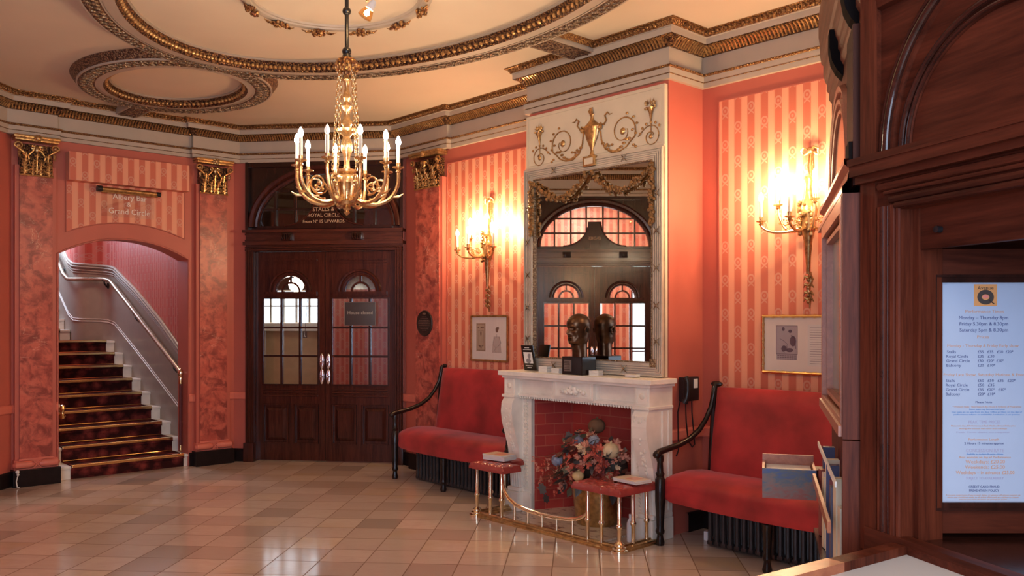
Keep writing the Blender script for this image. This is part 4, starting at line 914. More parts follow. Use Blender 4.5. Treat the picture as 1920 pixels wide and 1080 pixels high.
# things on the mantel shelf
e = thing('photo_card', 'black framed card with a portrait photo leaning on the mirror at the left end', 'photo card', 'F', (-.585, -.50, 1.10), radians(4)); T = Matrix.Rotation(radians(12), 4, 'X'); mb = MB(); mb.bbox(-.062, .062, -.006, .006, .002, .205, .002, T); part('board', mb, 'black_lacquer', e, local=True)
mb = MB(); mb.box(-.045, .045, -.0075, -.006, .06, .150, T); part('photo', mb, 'paper_white', e, False, local=True)
mb = MB()
for k in range(1): pass
mb.ball((.012, 0, .118), .016, 10, 8, (1, .06, 1.2)); mb.ball((0, 0, .08), .026, 10, 8, (1, .04, .8)); mb.ball((.016, 0, .130), .014, 8, 6, (1.1, .10, .7)); bmesh.ops.transform(mb.b, matrix=T @ Matrix.Translation((0, -.008, 0)), verts=mb.b.verts[:]); part('portrait', mb, flatcol('photo_grey', (.25, .24, .25)), e, local=True)
mb = MB(); mb.text('In memory of', .014, 0, .186, -.008, T=T); mb.text('our founder', .016, 0, .172, -.008, T=T) if False else None
for z, w_ in ((.186, .06), (.172, .085), (.040, .07), (.025, .05)):
    for k in range(6): mb.box(-w_/2+w_*k/6, -w_/2+w_*(k+.7)/6, -.0078, -.006, z-.003, z+.003, T)
mb.b.free(); mb = MB()
for z, w_ in ((.186, .05), (.172, .085), (.040, .075), (.025, .045)):
    for k in range(6): mb.box(-w_/2+w_*k/6, -w_/2+w_*(k+.7)/6, -.0078, -.006, z-.003, z+.003, T)
part('caption', mb, 'paper_white', e, False, local=True)
def cardstack(x, y, w_, n, rot, label, boxy=False):
    mb = MB()
    for k in range(n): a = random.uniform(-.03, .03); mb.box(-w_/2, w_/2, -.03, .03, .009*k, .009*k+.0075, Matrix.Rotation(a, 4, 'Z'))
    return single('card_stack', mb, 'card', label, 'cards', 'F', (x, y, 1.10), rot, 'card stacks on the mantel shelf', False, rel=True)
cardstack(-.36, -.56, .085, 5, .05, 'tallest little stack of white cards next to the framed photo'); cardstack(-.225, -.56, .085, 4, -.04, 'stack of white cards just left of the bust block')
cardstack(.17, -.57, .085, 4, .1, 'stack of white cards just right of the bust block')
e = thing('card_holder', 'clear holder of pale cards at the right end of the mantel', 'card holder', 'F', (.50, -.56, 1.10), .1); mb = MB(); mb.box(-.055, .055, -.035, .035, 0, .004); mb.box(-.055, .055, -.035, -.032, 0, .03); mb.box(-.055, -.052, -.035, .035, 0, .03); mb.box(.052, .055, -.035, .035, 0, .03); part('tray', mb, 'clear_glass', e, False, local=True)
mb = MB(); mb.box(-.045, .045, -.025, .028, .004, .02); part('cards', mb, 'card', e, False, local=True)

# club fender
e = thing('club_fender', 'brass club fender with two tufted red leather seats before the fireplace', 'fender', 'F', (0, -.95, 0)); X0, X1, YF, YB = -.70, .72, -.96, -.60
mb = MB(); fp = [(X0, YB), (X0, YF), (X1, YF), (X1, YB)]
prof = [(-.04, 0), (-.04, .012), (-.03, .018), (-.03, .026), (-.012, .03), (-.006, .04), (.012, .04), (.016, .03), (.03, .026), (.034, .016), (.045, .012), (.045, 0)]
mb.sweep([(-d, z) for d, z in prof], fp); part('base_rail', mb, 'brass_dull', e)
for x in (X0, X1):
    mb = MB(); mb.lathe([(.058, 0), (.058, .014), (.045, .02), (.045, .032), (.034, .038), (.034, .052), (.022, .06), (.015, .07)], (x, YF, 0), 20); part('corner_foot', mb, 'brass_pale', e)
def post(x, y, r=.013, h=.385):
    mb = MB(); mb.lathe([(r, .03), (r, h*.38), (r+.006, h*.40), (r+.009, h*.425), (r+.006, h*.45), (r, h*.47), (r, h)], (x, y, 0), 12); part('post', mb, 'brass_pale', e)
for x in (.445, .567, X1): post(x, YF)
for x in (-.42, -.545, X0): post(x, YF)
for x in (X0, X1): post(x, -.82); post(x, -.68)
mb = MB(); rl = [(-.42, YF, .385), (-.415, YF, .30), (-.395, YF, .235), (-.35, YF, .185), (-.28, YF, .155), (-.15, YF, .135), (0, YF, .128), (.15, YF, .130), (.28, YF, .145), (.36, YF, .170), (.42, YF, .20), (.445, YF, .235)]
rl = [(-.42, YF, .385), (-.412, YF, .30), (-.39, YF, .24), (-.34, YF, .19), (-.26, YF, .155), (-.13, YF, .135), (.0, YF, .128), (.14, YF, .13), (.26, YF, .14), (.35, YF, .158), (.41, YF, .185), (.443, YF, .215)]
mb.tube(rl, .009, 8); mb.tube([(x, y-.004, z-.014) for x, y, z in rl[1:]], .006, 6); part('curved_rail', mb, 'brass_pale', e)
for x in (-.275, -.135, .01, .155, .305):
    zt = .125 if abs(x) < .2 else .15; mb = MB(); mb.lathe([(.009, .03), (.009, zt)], (x, YF, 0), 10); part('baluster', mb, 'brass_pale', e)
def pad(x0, x1, y0, y1, zb, h, side):
    """L shaped buttoned seat: a strip along the front and one back towards the wall"""
    mb = MB(); st = .0105; W_ = .195; nx, ny = round((x1-x0)/st), round((y1-y0)/st)
    def inside(x, y):
        fr_ = min(x-x0, x1-x, y-y0, y0+W_-y); sx0, sx1 = (x1-W_, x1) if side > 0 else (x0, x0+W_); sd = min(x-sx0, sx1-x, y-y0, y1-y)
        d = max(fr_, sd)
        if sx0 <= x <= sx1 and y <= y0+W_: cxx = sx0 if side > 0 else sx1; d = max(d, min(x-x0, x1-x, y-y0, hypot(x-cxx, y-(y0+W_))))
        return d
    top, bot = {}, {}
    for j in range(ny+1):
        for i in range(nx+1):
            x, y = x0+(x1-x0)*i/nx, y0+(y1-y0)*j/ny; ed = inside(x, y)
            if ed < -1e-6: continue
            k = min(1, ed/.03); z = h*(.35+.65*sqrt(max(0, 1-(1-k)**2))); a, b_ = (x-x0)/.078, (y-y0)/.065; tuft = 0
            for tj in range(int(b_)-1, int(b_)+2):
                for ti in range(int(a)-1, int(a)+3): dx, dy = a-(ti+.5*(tj % 2)), b_-(tj+.5); tuft = max(tuft, math.exp(-(dx*dx+dy*dy)/.06))
            z -= .015*tuft*min(1, ed/.02); top[i, j] = mb.b.verts.new((x, y, zb+z)); bot[i, j] = mb.b.verts.new((x, y, zb))
    fc = [(i, j) for i in range(nx) for j in range(ny) if all(q in top for q in ((i, j), (i+1, j), (i, j+1), (i+1, j+1))) and inside(x0+(x1-x0)*(i+.5)/nx, y0+(y1-y0)*(j+.5)/ny) > 0]
    fs = set(fc)
    for i, j in fc:
        mb.b.faces.new((top[i, j], top[i+1, j], top[i+1, j+1], top[i, j+1])); mb.b.faces.new((bot[i, j], bot[i, j+1], bot[i+1, j+1], bot[i+1, j]))
        for (di, dj), (p, q) in {(-1, 0): ((i, j+1), (i, j)), (1, 0): ((i+1, j), (i+1, j+1)), (0, -1): ((i, j), (i+1, j)), (0, 1): ((i+1, j+1), (i, j+1))}.items():
            if (i+di, j+dj) not in fs: mb.b.faces.new((top[p], bot[p], bot[q], top[q]))
    bmesh.ops.delete(mb.b, geom=[v for v in mb.b.verts if not v.link_faces], context='VERTS')
    return mb
part('leather_seat', pad(.335, .765, -1.005, -.60, .365, .052, 1), 'red_leather', e); part('leather_seat', pad(-.745, -.355, -1.005, -.60, .365, .052, -1), 'red_leather', e)

# magazines on the fender seats
def mags(x, y, z, n, rot, label, grp):
    for k in range(n):
        c = random.choice([(.65, .6, .55), (.45, .12, .08), (.2, .2, .22), (.75, .55, .3)]) if k < n-1 else (.78, .62, .46)
        mb = MB(); mb.box(-.105, .105, -.075, .075, 0, .0095); o_ = thing('magazine', label[k], 'magazine', 'F', (x+random.uniform(-.008, .008), y+random.uniform(-.006, .006), z+.0105*k), rot+random.uniform(-.08, .08), grp)
        part('pages', mb, 'paper_white', o_, False, local=True); mb = MB(); mb.box(-.106, .106, -.076, .076, .0095, .0102); cv = part('cover', mb, flatcol('magcover%d%d' % (n, k), c, .3), o_, False, local=True)
        if k == n-1:
            mb = MB(); mb.box(-.02, .07, -.04, .05, .0102, .0106); part('cover_picture', mb, flatcol('magpic', (.7, .3, .2), .3), cv, False, local=True)
mags(-.615, -.80, .424, 4, .1, ['lowest magazine of the pile on the left fender seat', 'second lowest magazine of the pile on the left fender seat', 'second highest magazine of the pile on the left fender seat', 'topmost magazine of the pile on the left fender seat'], 'magazines on the left fender seat')
mags(.66, -.76, .424, 2, -.05, ['lower leaflet of the two on the right fender seat', 'upper pale leaflet of the two on the right fender seat'], 'leaflets on the right fender seat')

# flower arrangement
e = thing('flower_arrangement', 'dried flower arrangement with gourds in a tarnished brass bucket in the hearth', 'flower arrangement', 'F', (.14, -.52, .012)); bc = (.12, -.50)
mb = MB(); mb.lathe([(.0, .012), (.150, .012), (.158, .03), (.185, .24), (.196, .30), (.205, .31), (.205, .325), (.19, .325), (.18, .30)], (bc[0], bc[1], .002), 28); part('bucket', mb, 'brass_dull', e)
mb = MB(); mb.ball((bc[0]+.02, bc[1]+.02, .44), .17, 16, 10, (1.35, .8, .95)); part('moss_core', mb, flatcol('moss_dark', (.05, .035, .025)), e)
ell = (.0, -.55, .46, .30, .17, .19)
def spot():
    d = Vector((random.gauss(0, 1), -abs(random.gauss(0, 1.1))-.15, random.gauss(.15, .8))).normalized()
    return Vector((.12+.30*d.x, -.50+.21*d.y, .46+.215*d.z-.16*max(0, -d.x-.35))), d
def petals(mb, c, d, r, n, cup=.4):
    d = d.normalized(); a = d.orthogonal().normalized(); b_ = d.cross(a)
    for k in range(n):
        t = 2*pi*k/n+random.random()*.3; u = a*cos(t)+b_*sin(t); w_ = a*-sin(t)+b_*cos(t)
        p0 = c; p1 = c+u*r*.55+w_*r*.34+d*r*cup*.4; p2 = c+u*r+d*r*cup; p3 = c+u*r*.55-w_*r*.34+d*r*cup*.4; mb.quad(p0, p1, p2, p3)
cols = [flatcol('petal_coral', (.62, .12, .07)), flatcol('petal_pink', (.60, .24, .16)), flatcol('petal_cream', (.74, .52, .32)), flatcol('petal_rust', (.26, .035, .025))]
for k in range(96):
    c, d = spot(); mb = MB(); r = random.uniform(.018, .036)
    for q in range(random.choice((3, 4, 6))): petals(mb, c+Vector((random.uniform(-1, 1), random.uniform(-1, .3), random.uniform(-1, 1)))*r*1.1, d+Vector((random.uniform(-.5, .5),)*3), r, 5)
    mb.ball(c+d*.006, r*.25, 6, 4); part('flower', mb, random.choices(cols, (4, 4, 2, 3))[0], e, False)
for c, cc in (((-.13, -.66, .46), (.30, .32, .42)), ((.20, -.62, .63), (.38, .38, .44)), ((.04, -.62, .62), (.22, .22, .27))):
    mb = MB(); c = Vector(c)
    for k in range(60):
        d = Vector((random.gauss(0, 1), -abs(random.gauss(0, 1)), random.gauss(0, 1))).normalized(); petals(mb, c+d*.045, d, .012, 4, .1)
    mb.ball(c, .042, 10, 8); part('hydrangea_head', mb, flatcol('hyd%d' % int(cc[0]*100), cc), e, False)
def gourd(c, r, mat, nm='gourd'):
    mb = MB(); rows = []; K, V = 32, 12
    for j in range(V+1):
        ph = -pi/2+pi*j/V; rows.append([mb.b.verts.new((c[0]+r*cos(ph)*cos(2*pi*i/K)*(1-.06*abs(sin(4*2*pi*i/K))), c[1]+r*cos(ph)*sin(2*pi*i/K)*(1-.06*abs(sin(4*2*pi*i/K))), c[2]+r*.86*sin(ph))) for i in range(K)])
    for p, q in zip(rows, rows[1:]):
        for i in range(K): mb.b.faces.new((p[i], p[(i+1) % K], q[(i+1) % K], q[i]))
    mb.tube([(c[0], c[1], c[2]+r*.8), (c[0]+.01, c[1], c[2]+r*1.05)], [.01, .006], 6); part(nm, mb, mat, e)
gourd((.335, -.60, .575), .066, flatcol('gourd_cream', (.72, .54, .32), .35)); gourd((.13, -.715, .385), .045, flatcol('gourd_gold', (.75, .52, .25), .25)); gourd((.07, -.45, .715), .065, flatcol('moss_ball', (.20, .10, .05), .9), 'moss_ball')
for k in range(84):
    c, d = spot(); mb = MB(); c = c+d*.02; L_ = random.uniform(.05, .085); a = (d+Vector((random.uniform(-1, 1), random.uniform(-.5, .2), random.uniform(-1, .6)))).normalized(); s = a.orthogonal().normalized()
    if s.y > 0: s = -s
    pr = None
    for t, w_ in ((0, .004), (.25, .02), (.55, .026), (.8, .014), (1, .001)):
        m_ = c+a*L_*t+Vector((0, 0, -.02*t*t)); q = (mb.b.verts.new(m_-s*w_), mb.b.verts.new(m_+Vector((0, .005, 0))), mb.b.verts.new(m_+s*w_))
        if pr: mb.b.faces.new((pr[0], pr[1], q[1], q[0])); mb.b.faces.new((pr[1], pr[2], q[2], q[1]))
        pr = q
    part('leaf', mb, random.choice([flatcol('leaf_dark', (.045, .035, .035)), flatcol('leaf_grey', (.11, .11, .11)), flatcol('leaf_brown', (.16, .05, .03)), flatcol('leaf_olive', (.14, .12, .07))]), e, False)
# trailing sprays low on the left and the big dark leaf
mb = MB()
for k in range(26):
    x0, z0 = -.16+random.uniform(-.05, .1), .36+random.uniform(-.05, .1); x1, z1 = x0+random.uniform(-.22, -.05), z0+random.uniform(-.16, .12); mb.tube([(x0, -.58, z0), ((x0+x1)/2, -.66, (z0+z1)/2+.03), (x1, -.68, z1)], .0016, 4)
part('spray_stems', mb, flatcol('twig', (.2, .07, .04)), e)
for k in range(26):
    mb = MB(); c = Vector((random.uniform(-.37, -.08), -.68+random.uniform(-.03, .06), random.uniform(.20, .46)))
    for q in range(3): petals(mb, c+Vector((random.uniform(-.02, .02), 0, random.uniform(-.02, .02))), Vector((random.uniform(-.5, .5), -1, random.uniform(-.4, .4))), .013, 4)
    part('berry_spray', mb, random.choice(cols[:2]), e, False)
for c, r, m_ in (((-.25, -.70, .235), .052, 'leaf_grey'), ((-.20, -.71, .17), .04, 'leaf_dark'), ((-.05, -.62, .64), .045, 'leaf_grey')):
    mb = MB(); petals(mb, Vector(c), Vector((0, -1, -.1)), r, 7, .05); part('broad_leaf', mb, flatcol(m_, (.1, .1, .1)), e, False)
# bottle and hearth odds
e = thing('spray_bottle', 'small white bottle standing in the hearth beside the right fireplace leg', 'bottle', 'F', (.60, -.70, .0)); mb = MB(); mb.lathe([(0, 0), (.026, 0), (.028, .01), (.028, .12), (.02, .145), (.011, .155)], (.60, -.70, .001), 16); part('body', mb, 'white_plastic', e)
mb = MB(); mb.lathe([(.013, .152), (.013, .185), (0, .187)], (.60, -.70, 0), 12); part('cap', mb, 'white_plastic', e)

# ================================================================ BENCHES, RADIATORS
def bench(x0, label, yo, Lb):
    """velvet settee, local frame: x along the wall, front towards -y; x0 is its left end"""
    e = thing('velvet_settee', label, 'bench', 'F', (x0+Lb/2, -.35, 0)); LOC[e.name] = Vector((x0+Lb/2, -.35-yo, 0)); yf, yb = -.60, -.14
    mb = MB(); n = 24; sec = []
    for i in range(n+1):
        u = i/n; x = x0+.02+(Lb-.04)*u; bow = .09*sin(pi*u)**.8 if 0 < u < 1 else 0; f = yf+.05-bow; ec = min(1, min(u, 1-u)/.03); ec = sqrt(max(0, 1-(1-ec)**2))
        h = .47-.0*(1-ec); pr = [(yb, .30), (yb, .455), (yb-.06, .472), ((f+yb)/2, .485), (f+.10, .478), (f+.035, .462), (f+.006, .435), (f-.004, .40), (f+.004, .36), (f-.006, .33), (f+.002, .295), (f+.05, .285), (yb, .30)]
        pr = [(y*1.0, .38+(z-.38)*(.75+.25*ec)) for y, z in pr]; sec.append([mb.b.verts.new((x, y, z)) for y, z in pr])
    for a, b_ in zip(sec, sec[1:]):
        for j in range(len(a)-1): mb.b.faces.new((a[j], b_[j], b_[j+1], a[j+1]))
    for s in (sec[0], sec[-1]):
        try: mb.b.faces.new(s[:-1])
        except ValueError: pass
    part('seat', mb, 'red_velvet', e)
    mb = MB(); rows = []; nz = 12
    for side in (0, 1):
        grid = []
        for j in range(nz+1):
            v = j/nz; z = .46+.575*v; y = -.19+.09*v**1.3; row = []
            for i in range(n+1):
                u = i/n; ins = .145; x = x0+ins+.06*(1-v)*0+(Lb-2*ins)*u; ed = min(1, min(u, 1-u)/.035, (1-v)/.08+.0); th = .035*sqrt(max(0, 1-(1-ed)**2))
                row.append(mb.b.verts.new((x, y-th if side == 0 else y+.03, z+.008*sin(pi*u)*(v > .9))))
            grid.append(row)
        rows.append(grid)
        for p, q in zip(grid, grid[1:]):
            for i in range(n): mb.b.faces.new((p[i], p[i+1], q[i+1], q[i]))
    A, B_ = rows
    for i in range(n): mb.b.faces.new((A[-1][i], A[-1][i+1], B_[-1][i+1], B_[-1][i]))
    for j in range(nz): mb.b.faces.new((A[j][0], A[j+1][0], B_[j+1][0], B_[j][0])); mb.b.faces.new((A[j][-1], A[j+1][-1], B_[j+1][-1], B_[j][-1]))
    part('backrest', mb, 'red_velvet', e)
    for s_ in (-1, 1):
        xe = x0+.035 if s_ < 0 else x0+Lb-.035; xb = xe-s_*.085; mb = MB()
        pts = [(xb, -.08, 1.055), (xb, -.10, 1.03), (xb+s_*.002, -.11, .98), (xb+s_*.008, -.13, .90), (xb+s_*.02, -.17, .82), (xb+s_*.035, -.23, .745), (xb+s_*.055, -.31, .69), (xb+s_*.078, -.40, .655), (xe+s_*.02, -.50, .632), (xe+s_*.02, -.58, .622), (xe+s_*.02, -.615, .612)]
        mb.tube(pts, [.022, .02, .018, .017, .017, .018, .019, .02, .021, .023, .02], 10); mb.ball((xb, -.075, 1.055), .026, 10, 8, (1.8, 1, .8)); mb.ball((xe+s_*.02, -.61, .605), .028, 10, 8, (1, 1, .9)); part('arm', mb, 'black_lacquer', e)
        mb = MB(); mb.lathe([(.026, 0), (.030, .02), (.022, .05), (.020, .07), (.030, .085), (.030, .10), (.024, .115), (.032, .26), (.034, .29), (.034, .44), (.024, .455), (.030, .475), (.022, .49), (.019, .55), (.026, .57), (.022, .60)], (xe+s_*.02, -.575, 0), 12); part('front_leg', mb, 'black_lacquer', e)
        mb = MB(); mb.tube([(xb, -.10, 0), (xb, -.13, .42), (xb, -.14, .46), (xb, -.10, 1.02)], [.022, .025, .024, .02], 8); part('back_post', mb, 'black_lacquer', e)
    mb = MB(); mb.lathe([(.024, 0), (.030, .02), (.022, .05), (.020, .07), (.028, .085), (.022, .115), (.03, .24), (.033, .29)], (x0+Lb/2, -.62, 0), 12); part('middle_leg', mb, 'black_lacquer', e)
    return e
bench(-2.42, 'red velvet settee with black arms between the double doors and fireplace', .045, 1.62); bench(.775, 'red velvet settee with black arms to the right of the fireplace', -.05, 1.68)
def radiator(x0, x1, y, label):
    e = thing('radiator', label, 'radiator', 'F', ((x0+x1)/2, y+.05, 0)); k = int((x1-x0)/.05)
    for i in range(k):
        x = x0+(i+.5)*(x1-x0)/k; mb = MB()
        for yy in (y, y+.055): mb.tube([(x, yy, .03), (x, yy, .27)], .0145, 8)
        mb.bbox(x-.020, x+.020, y-.014, y+.07, .015, .045, .01); mb.bbox(x-.020, x+.020, y-.014, y+.07, .245, .278, .01); part('column', mb, 'iron_grey', e)
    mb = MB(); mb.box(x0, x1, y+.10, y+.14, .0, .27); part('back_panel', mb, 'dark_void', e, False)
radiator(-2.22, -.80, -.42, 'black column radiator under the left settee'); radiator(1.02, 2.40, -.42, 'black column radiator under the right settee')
mb = MB(); mb.box(.875, .915, -.20, -.17, .17, .25); single('white_box', mb, 'card', 'small pale box behind the leg under the right settee', 'box', 'F', (.9, -.18, 0.17), smooth=False)
mb = MB(); mb.box(.91, .94, -.30, -.27, .0, .06); single('plug_adapter', mb, 'white_plastic', 'small pale plug adapter on the floor under the right settee', 'plug', 'F', (.92, -.33, 0), smooth=False)

# ================================================================ PICTURES, PLAQUE, PHONE
def picture(x0, x1, z0, z1, label, mat, bamboo):
    e = thing('framed_picture', label, 'picture', 'F', ((x0+x1)/2, -.012, z0)); mb = MB(); mb.box(x0, x1, -.018, -.008, z0, z1); part('mount', mb, 'picture_mount', e, False)
    mb = MB(); w_ = .011
    for a, b_ in (((x0, z0), (x1, z0)), ((x1, z0), (x1, z1)), ((x1, z1), (x0, z1)), ((x0, z1), (x0, z0))):
        a, b_ = Vector(a), Vector(b_); k = 7 if bamboo else 2; pts, rs = [], []
        for i in range(k*4+1):
            p = a.lerp(b_, i/(k*4)); pts.append((p.x, -.022, p.y)); rs.append(w_*(1.25 if bamboo and i % 4 == 0 else .95))
        mb.tube(pts, rs, 8)
    part('frame', mb, mat, e); mb = MB(); mb.box(x0, x1, -.0215, -.020, z0, z1); part('pane', mb, 'clear_glass', e, False); return e
e = picture(-1.89, -1.385, 1.125, 1.535, 'framed pale print with a costume figure and ornate doorway under the left sconce', 'brass_dull', False)
mb = MB(); mb.box(-1.82, -1.69, -.0188, -.018, 1.21, 1.47); part('engraving', mb, flatcol('sepia', (.50, .38, .27)), e, False)
mb = MB(); rectframe(mb, -1.808, -1.702, 1.222, 1.458, .004, -.0192, -.0186); rectframe(mb, -1.79, -1.72, 1.26, 1.40, .0025, -.0192, -.0186)
for k in range(14): mb.ball((random.uniform(-1.795, -1.715), -.0188, random.choice((1.24, 1.25, 1.26, 1.43))), .006, 6, 4, (1.4, .05, 1))
mb.ball((-1.755, -.0188, 1.375), .012, 10, 6, (.8, .05, 1.8)); part('line_drawing', mb, flatcol('sepia_dark', (.16, .10, .07)), e, False)
mb = MB(); mb.ball((-1.53, -.0188, 1.41), .022, 10, 8, (.9, .06, 1.15)); mb.ball((-1.515, -.0195, 1.425), .014, 8, 6, (1, .05, 1)); part('drawn_head', mb, flatcol('sepia_dark', (.16, .10, .07)), e)
mb = MB(); mb.prism([(-1.575, 1.35), (-1.49, 1.35), (-1.47, 1.20), (-1.60, 1.20)], -.0190, -.018); part('drawn_figure', mb, flatcol('wash', (.58, .49, .44)), e, False)
mb = MB()
for p in ([(-1.56, 1.34), (-1.585, 1.27), (-1.54, 1.25)], [(-1.50, 1.345), (-1.475, 1.29), (-1.53, 1.25)], [(-1.545, 1.25), (-1.56, 1.22), (-1.54, 1.205)], [(-1.53, 1.37), (-1.53, 1.34)]): mb.tube([(x, -.019, z) for x, z in p], .0022, 4, flat=.4)
part('pen_lines', mb, flatcol('pen_grey', (.25, .18, .15)), e)
e = picture(1.195, 1.72, 1.15, 1.525, 'gilt bamboo framed print of two seated figures under the right sconce', 'brass', True)
mb = MB(); mb.box(1.295, 1.445, -.0188, -.018, 1.235, 1.46); part('engraving', mb, flatcol('print_grey', (.42, .38, .42)), e, False)
mb = MB(); rectframe(mb, 1.295, 1.445, 1.275, 1.46, .003, -.0192, -.0186)
for c, r, s in (((1.345, 1.44), .011, (1, 1.2)), ((1.395, 1.425), .012, (1.2, .9)), ((1.415, 1.36), .03, (.8, 1.2)), ((1.35, 1.31), .02, (1, 1)), ((1.39, 1.30), .014, (2, 1))): mb.ball((c[0], -.0188, c[1]), r, 10, 6, (s[0], .04, s[1]))
for p in ([(1.32, 1.375), (1.35, 1.36), (1.38, 1.335)], [(1.33, 1.31), (1.34, 1.29), (1.355, 1.285)], [(1.37, 1.33), (1.375, 1.29)], [(1.40, 1.40), (1.43, 1.38), (1.435, 1.31)]): mb.tube([(x, -.019, z) for x, z in p], .003, 4, flat=.4)
for z in (1.262, 1.25, 1.24): 
    for k in range(8): mb.box(1.302+.0175*k, 1.315+.0175*k, -.0192, -.0188, z-.002, z+.002)
part('line_drawing', mb, flatcol('print_dark', (.09, .08, .12)), e)
mb = MB(); mb.box(1.52, 1.69, -.0188, -.018, 1.20, 1.47); part('text_sheet', mb, 'paper_white', e, False); mb = MB()
for k in range(16):
    w_ = random.uniform(.09, .14); mb.box(1.535, 1.535+w_, -.0191, -.0188, 1.215+.0155*k, 1.218+.0155*k)
part('caption', mb, flatcol('pen_grey2', (.3, .28, .3)), e, False)
e = thing('round_plaque', 'round dark bronze plaque on the pilaster beside the double doors', 'plaque', 'F', (-2.548, -.075, 1.468)); mb = MB(); T = Matrix.Translation((-2.548, -.072, 1.468)) @ Matrix.Rotation(pi/2, 4, 'X'); mb.lathe([(0, 0), (.128, 0), (.130, .006), (.124, .012), (.116, .009), (0, .009)], (0, 0, 0), 40, T); part('disc', mb, flatcol('plaque_black', (.03, .018, .016), .35), e)
mb = MB()
for k, w_ in enumerate((.08, .13, .17, .19, .19, .18, .16, .12, .07)):
    z = 1.468+.062-.0165*k; nn = max(3, int(w_/.022))
    for q in range(nn): mb.box(-2.548-w_/2+w_*q/nn, -2.548-w_/2+w_*(q+.78)/nn, -.0832, -.081, z-.003, z+.003)
for s_ in (-1, 1): mb.ball((-2.548+s_*.014, -.083, 1.468+.093), .012, 8, 6, (1, .3, 1))
part('raised_inscription', mb, flatcol('plaque_line', (.15, .09, .07), .4), e, False)
# wall telephone on the side of the breast
e = thing('wall_telephone', 'black wall telephone with looping cords on the chimney breast side', 'telephone', 'F', (.70, -.25, .94)); mb = MB(); mb.bbox(.70, .745, -.30, -.12, .93, 1.10, .006); part('body', mb, 'black_metal', e)
mb = MB(); mb.tube([(.765, -.305, 1.10), (.785, -.31, 1.07), (.79, -.315, 1.01), (.785, -.32, .96), (.765, -.32, .93)], [.022, .016, .014, .016, .024], 10); part('handset', mb, 'black_metal', e)
mb = MB(); mb.box(.745, .748, -.185, -.14, 1.02, 1.085); part('number_card', mb, 'paper_white', e, False)
for q in ([(.72, -.31, .93), (.72, -.335, .86), (.73, -.345, .70), (.75, -.37, .60), (.74, -.38, .56)], [(.76, -.30, .92), (.765, -.30, .80), (.77, -.285, .66), (.78, -.25, .615), (.775, -.215, .63), (.765, -.21, .70), (.76, -.215, .77)], [(.74, -.20, .93), (.745, -.205, .85), (.76, -.215, .77)]):
    mb = MB(); mb.tube(q, .005, 6); part('cord', mb, 'black_metal', e)
# loose pale cable by the left pilaster
mb = MB(); mb.tube([(-1.035, -.13, .14), (-1.03, -.135, .11), (-1.04, -.13, .06), (-1.035, -.14, .01), (-1.02, -.15, .008)], .005, 6); mb.ball((-1.032, -.133, .145), .017, 8, 6); mb.ball((-1.028, -.133, .12), .012, 8, 6); single('loose_cable', mb, 'card', 'short pale knotted cable hanging at the foot of the leftmost pilaster', 'cable', 'S', (-1.03, -.13, .01))

